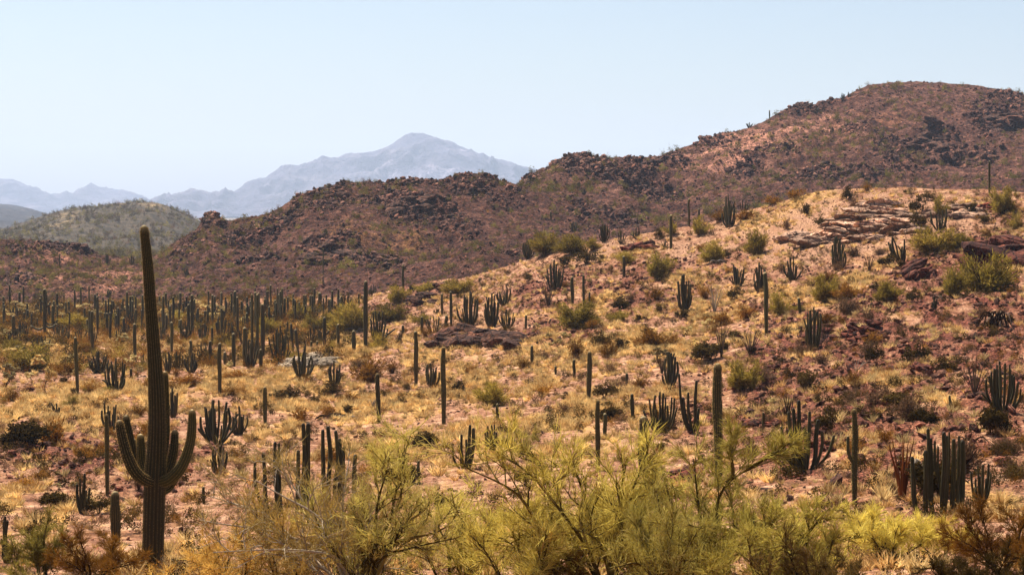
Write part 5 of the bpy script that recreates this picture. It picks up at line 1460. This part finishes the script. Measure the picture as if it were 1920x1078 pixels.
    reg(root, px, min(base, 1070), 'tree', None, cat, group, label, wpx)
    return root

palo_verde(672, 1128, 440, 240, 1, 3, 'half-bare palo verde with pale tan twigs right of the giant saguaro', M_PALETWIG, bark=M_PALEWOOD, dens=.75, l2=8, l3=7,
           limbs=[[(676, 1125, 0), (660, 1060, 0), (625, 1010, 0), (600, 965, 0), (560, 945, 0), (520, 925, 0), (480, 900, 0)],
                  [(676, 1125, 0), (640, 1050, .4), (560, 1010, .6), (490, 990, .8), (430, 985, .9), (375, 975, 1.0)],
                  [(676, 1125, 0), (640, 1040, -.4), (560, 1030, -.7), (490, 1030, -1), (400, 1035, -1.2)],
                  [(670, 1125, 0), (655, 1030, .3), (640, 960, .5), (648, 900, .6), (655, 860, .8)],
                  [(676, 1125, 0), (590, 1050, 1), (500, 960, 1.6), (440, 945, 2.0), (395, 930, 2.2)],
                  [(660, 1125, 0), (612, 1000, .8), (560, 930, 1.2), (540, 890, 1.3), (500, 865, 1.3)]], r0=.045, tone=(.2, 1), spread=.8, twl=.1)
palo_verde(690, 1130, 380, 280, 2, 3, 'palo verde with smooth yellow forked limbs at the bottom centre-left', M_TWIG, dens=.8, tone=(.35, 1),
           limbs=[[(668, 1130, 0), (680, 1065, 0), (700, 1030, 0), (720, 1010, 0), (738, 950, 0), (745, 900, 0), (760, 860, 0)],
                  [(668, 1130, 0), (690, 1050, .1), (702, 1028, .1), (728, 980, .1), (735, 960, .1), (752, 948, 0), (757, 930, 0), (750, 880, .2), (745, 830, .4)],
                  [(690, 1130, 0), (697, 1032, 0), (705, 965, -.1), (708, 930, -.1), (722, 900, -.1), (730, 860, -.1)],
                  [(690, 1130, 0), (705, 1030, -.3), (740, 1015, -.5), (790, 1003, -.6), (830, 1000, -.6), (860, 960, -.5)],
                  [(690, 1130, 0), (706, 1045, -.4), (760, 1030, -.6), (795, 1020, -.7), (850, 1010, -.8)]], r0=.06, spread=.9)
palo_verde(860, 1120, 330, 230, 3, 8, 'low brown-green palo verde between the two large ones at the bottom', M_TWIG, dens=.9, r0=.045, tone=(.2, .95), share='tw')
palo_verde(1140, 1128, 470, 270, 4, 4, 'broad dense yellow-green palo verde at the bottom centre', M_TWIG, dens=1.1, l2=9,
           limbs=[[(1148, 1125, 0), (1142, 1060, 0), (1120, 1010, 0), (1103, 970, 0), (1095, 920, .1), (1080, 885, .2), (1070, 860, .3)],
                  [(1148, 1125, 0), (1145, 1050, .2), (1150, 1010, .2), (1156, 980, .2), (1162, 930, .2), (1170, 890, .2), (1175, 860, .2)],
                  [(1140, 1125, 0), (1090, 1030, .4), (1040, 980, .6), (1025, 900, .8), (1010, 870, 1.0), (995, 845, 1.1)],
                  [(1140, 1125, 0), (1080, 1050, -.4), (1010, 1000, -.7), (985, 930, -.8), (930, 900, -.9), (880, 880, -1.0)],
                  [(1150, 1125, 0), (1155, 1020, -.3), (1170, 980, -.3), (1180, 935, -.3), (1200, 880, -.2), (1208, 860, -.2)],
                  [(1140, 1125, 0), (1100, 1020, -.6), (1030, 930, -.8), (990, 880, -.9), (950, 860, -.9)]], r0=.06, tone=(.05, .95), twl=.095)
palo_verde(1215, 1110, 200, 200, 5, 5, 'small crooked palo verde with pale limbs behind the broad one', M_TWIG, dens=.8,
           limbs=[[(1190, 1110, 0), (1195, 1070, 0), (1212, 1040, 0), (1217, 1010, 0), (1208, 1000, 0), (1188, 1006, 0), (1186, 1050, 0)],
                  [(1215, 1110, 0), (1222, 1060, 0), (1232, 1020, 0), (1232, 990, 0), (1228, 950, 0), (1222, 900, .2)]], r0=.05, tone=(.1, .8))
palo_verde(1300, 1128, 300, 240, 6, 3, 'palo verde with dark leaning limb left of the forked one', M_TWIG, dens=1.0,
           limbs=[[(1298, 1125, 0), (1290, 1070, 0), (1275, 1025, 0), (1250, 985, 0), (1235, 950, 0), (1228, 910, 0), (1230, 880, .1)],
                  [(1298, 1125, 0), (1285, 1050, .2), (1272, 990, .3), (1262, 950, .3), (1247, 910, .3), (1242, 880, .4), (1235, 855, .5)]], r0=.05, tone=(.05, .9))
palo_verde(1360, 1128, 400, 250, 7, 3, 'palo verde with a dark forked trunk and one long limb reaching right', M_TWIG, dens=1.0,
           limbs=[[(1322, 1128, 0), (1326, 1075, 0), (1334, 1044, 0), (1342, 1010, 0), (1346, 985, 0), (1341, 950, 0), (1344, 925, 0), (1360, 907, 0), (1378, 890, 0), (1410, 876, 0), (1450, 862, 0)],
                  [(1326, 1128, 0), (1334, 1042, 0), (1325, 1020, 0), (1314, 990, 0), (1311, 950, 0), (1306, 920, 0), (1304, 890, 0), (1300, 860, .1)],
                  [(1326, 1128, 0), (1334, 1044, 0), (1352, 1032, -.1), (1390, 1028, -.2), (1415, 1025, -.2), (1445, 1035, -.3), (1490, 1030, -.3)],
                  [(1362, 905, 0), (1376, 890, 0), (1372, 865, 0), (1370, 840, 0), (1374, 815, 0)],
                  [(1400, 880, 0), (1435, 860, -.1), (1460, 845, -.2), (1480, 830, -.3)]], r0=.055, tone=(.05, .9), spread=1.1)
palo_verde(1490, 1120, 300, 220, 8, 9, 'wide olive-green palo verde at the bottom right of the centre', M_TWIG, dens=1.1, r0=.045, tone=(.0, .75), share='tw2')
palo_verde(1660, 1062, 190, 140, 9, 8, 'small bright yellow-green palo verde beneath the red dead ocotillo', M_TWIG, dens=1.2, r0=.035, tone=(.1, .75), twl=.11, share='small')
palo_verde(1768, 1050, 150, 96, 10, 8, 'low yellow-green bush at the foot of the big organ pipe clump', M_TWIG, dens=1.1, r0=.03, tone=(.3, .95), twl=.12, share='small')
palo_verde(1880, 1075, 230, 140, 11, 9, 'dense orange-green bush in the bottom right corner', M_DRY, dens=1.3, r0=.03, tone=(.2, 1), twl=.1, name='creosote_bush', cat='bush', bark=M_WOOD, share='dry')
palo_verde(1830, 1130, 260, 110, 12, 9, 'dark twiggy bush along the bottom edge at the right', M_OLIVE, dens=1.2, r0=.03, tone=(.2, 1), twl=.1, name='creosote_bush', cat='bush', bark=M_WOOD, share='ol')
palo_verde(1530, 1150, 260, 150, 13, 9, 'brownish bush on the bottom edge below the olive palo verde', M_OLIVE, dens=1.0, r0=.03, tone=(.4, 1), twl=.1, name='creosote_bush', cat='bush', bark=M_WOOD, share='ol')
palo_verde(1040, 1140, 170, 130, 14, 9, 'orange dry bush low at the bottom centre', M_DRY, dens=1.3, r0=.03, tone=(.4, 1), twl=.1, name='creosote_bush', cat='bush', bark=M_WOOD, share='dry')
palo_verde(185, 1092, 190, 105, 15, 9, 'orange-green leafy bush left of the giant saguaro base', M_DRY, dens=1.3, r0=.03, tone=(.2, .95), twl=.1, name='creosote_bush', cat='bush', bark=M_WOOD, share='dry')
palo_verde(72, 1090, 140, 120, 16, 7, 'grey-green wispy bush in the bottom left corner', M_TWIG, dens=.9, r0=.035, tone=(.0, .8), twl=.11, limbs=[[(88, 1090, 0), (80, 1060, 0), (66, 1030, 0), (52, 1005, 0)], [(88, 1090, 0), (84, 1050, 0), (82, 1010, 0), (90, 975, 0)]])
palo_verde(250, 1135, 150, 64, 17, 8, 'yellowish low bush in front of the giant saguaro base', M_DRY, dens=1.0, r0=.025, tone=(.5, 1), twl=.1, name='creosote_bush', cat='bush', bark=M_WOOD, share='dry')
palo_verde(420, 1140, 340, 130, 18, 9, 'straw-coloured twiggy bush on the bottom edge right of the giant saguaro', M_PALETWIG, dens=.9, r0=.025, tone=(.0, .8), twl=.12, name='dry_bush', cat='bush', bark=M_WOOD, share='pale')
palo_verde(560, 1130, 360, 180, 21, 9, 'straw-green palo verde filling the gap under the half-bare twigs', M_PALETWIG, dens=1.0, r0=.03, tone=(.0, .8), twl=.1, share='pale')
palo_verde(985, 1140, 340, 240, 22, 8, 'yellow-green palo verde behind the orange dry bush at the bottom', M_TWIG, dens=1.1, r0=.035, tone=(.1, .9), twl=.1, share='tw')
palo_verde(1420, 1140, 320, 230, 23, 8, 'palo verde under the long right-reaching limb', M_TWIG, dens=1.0, r0=.035, tone=(.1, .9), twl=.1, share='tw2')
palo_verde(1255, 1145, 300, 260, 24, 8, 'palo verde filling the bottom between the leaning and forked trunks', M_TWIG, dens=1.0, r0=.035, tone=(.1, .95), twl=.1, share='tw')
palo_verde(1080, 1075, 260, 190, 25, 8, 'yellow-green palo verde behind the broad one, filling its gaps', M_TWIG, dens=1.0, r0=.035, tone=(.1, .9), twl=.1, share='tw')
palo_verde(1190, 1080, 260, 200, 26, 8, 'yellow-green palo verde left behind the dark forked trunk', M_TWIG, dens=1.0, r0=.035, tone=(.1, .9), twl=.1, share='tw2')
palo_verde(640, 1070, 260, 150, 27, 8, 'pale straw palo verde low behind the yellow forked limbs', M_PALETWIG, share='pale')
palo_verde(720, 905, 90, 95, 19, 6, 'sparse yellow-green palo verde branch tops behind the forked limbs', M_TWIG, dens=.6, r0=.03, tone=(.1, .8), twl=.12, share='sp')
palo_verde(985, 860, 60, 70, 20, 5, 'thin dull green shrub poking above the broad palo verde', M_TWIG, dens=.6, r0=.025, tone=(.0, .5), twl=.12, share='sp')

# ================================================================== LABELS
LM = [(286, 960, 'the giant armed saguaro'), (590, 670, 'the grey boulder pile'), (890, 635, 'the dark boulder outcrop'), (1640, 400, 'the pale rock slabs'), (1888, 470, 'the big red boulder mass'),
      (1347, 800, 'the stout pale-tipped saguaro'), (1765, 890, 'the big organ pipe clump'), (1880, 740, 'the large fanned organ pipe'), (1862, 600, 'the collapsed dead cactus'), (630, 783, 'the fallen dark log'),
      (1720, 505, 'the dark red ledge'), (685, 600, 'the very tall valley-edge saguaro'), (832, 740, 'the tallest central saguaro'), (1104, 710, 'the thick spindle saguaro'), (1436, 580, 'the dark leaning saguaro'), (1283, 545, 'the upright mid-slope organ pipe'),
      (1367, 400, 'the hillcrest organ pipe'), (1258, 440, 'the ridge-crest saguaro'), (1855, 340, 'the lone hillcrest saguaro'), (1524, 620, 'the tall dense organ pipe'), (145, 700, 'the slender bent saguaro'), (84, 590, 'the droopy-armed saguaro'),
      (405, 790, 'the wide fanned organ pipe'), (155, 920, 'the four-stemmed organ pipe'), (459, 650, 'the thick stand saguaro'), (1602, 860, 'the thin one-armed saguaro'), (1040, 515, 'the crowded ridge-face organ pipe'), (1510, 840, 'the curling-armed organ pipe'),
      (412, 700, 'the pale-tipped saguaro'), (497, 760, 'the short lone saguaro'), (1828, 710, 'the grey bare ocotillo'), (710, 750, 'the brown-based saguaro'), (217, 960, 'the short stout saguaro'), (1256, 690, 'the candelabra organ pipe'),
      (560, 380, 'the skyline crag'), (1745, 265, 'the shaded mountainside crag'), (620, 480, 'the mid-ridge crag'), (25, 600, 'the left-edge saguaro'), (627, 700, 'the tidy upright organ pipe'), (330, 575, 'the dense valley cactus stand')]
ORD = ['nearest', 'second nearest', 'third nearest', 'fourth nearest', 'fifth nearest', 'sixth nearest', 'seventh nearest', 'eighth nearest', 'ninth nearest', 'tenth nearest', 'eleventh nearest', 'twelfth nearest', 'thirteenth nearest', 'fourteenth nearest', 'fifteenth nearest', 'sixteenth nearest', 'seventeenth nearest', 'eighteenth nearest', 'nineteenth nearest', 'twentieth nearest', 'farthest']
groups = {}
for r in REG:
    if r['label']:
        r['o']['label'] = r['label']
        continue
    best = min(LM, key=lambda l: math.hypot(l[0] - r['px'], 1.6 * (l[1] - r['py'])) + (0 if abs(l[0] - r['px']) + abs(l[1] - r['py']) > 14 else 999))
    dx, dy = r['px'] - best[0], r['py'] - best[1]
    if abs(dx) < 12: rel = 'just behind' if dy < 0 else 'just below'
    elif abs(dy) < 0.35 * abs(dx): rel = 'left of' if dx < 0 else 'right of'
    else: rel = ('above ' if dy < 0 else 'below ') + ('left of' if dx < 0 else 'right of')
    groups.setdefault((r['desc'], rel, best[2]), []).append((math.hypot(dx, dy), r))
for (desc, rel, lm), lst in groups.items():
    lst.sort(key=lambda t: t[0])
    for i, (_, r) in enumerate(lst):
        r['o']['label'] = '%s %s %s' % (desc, rel, lm) + ('' if len(lst) == 1 else ', %s' % ORD[min(i, 20)])
cnt = {}
for r in REG:
    if r['group']: cnt[r['group']] = cnt.get(r['group'], 0) + 1
for r in REG:
    if r['group'] and cnt[r['group']] > 1: r['o']['group'] = r['group']
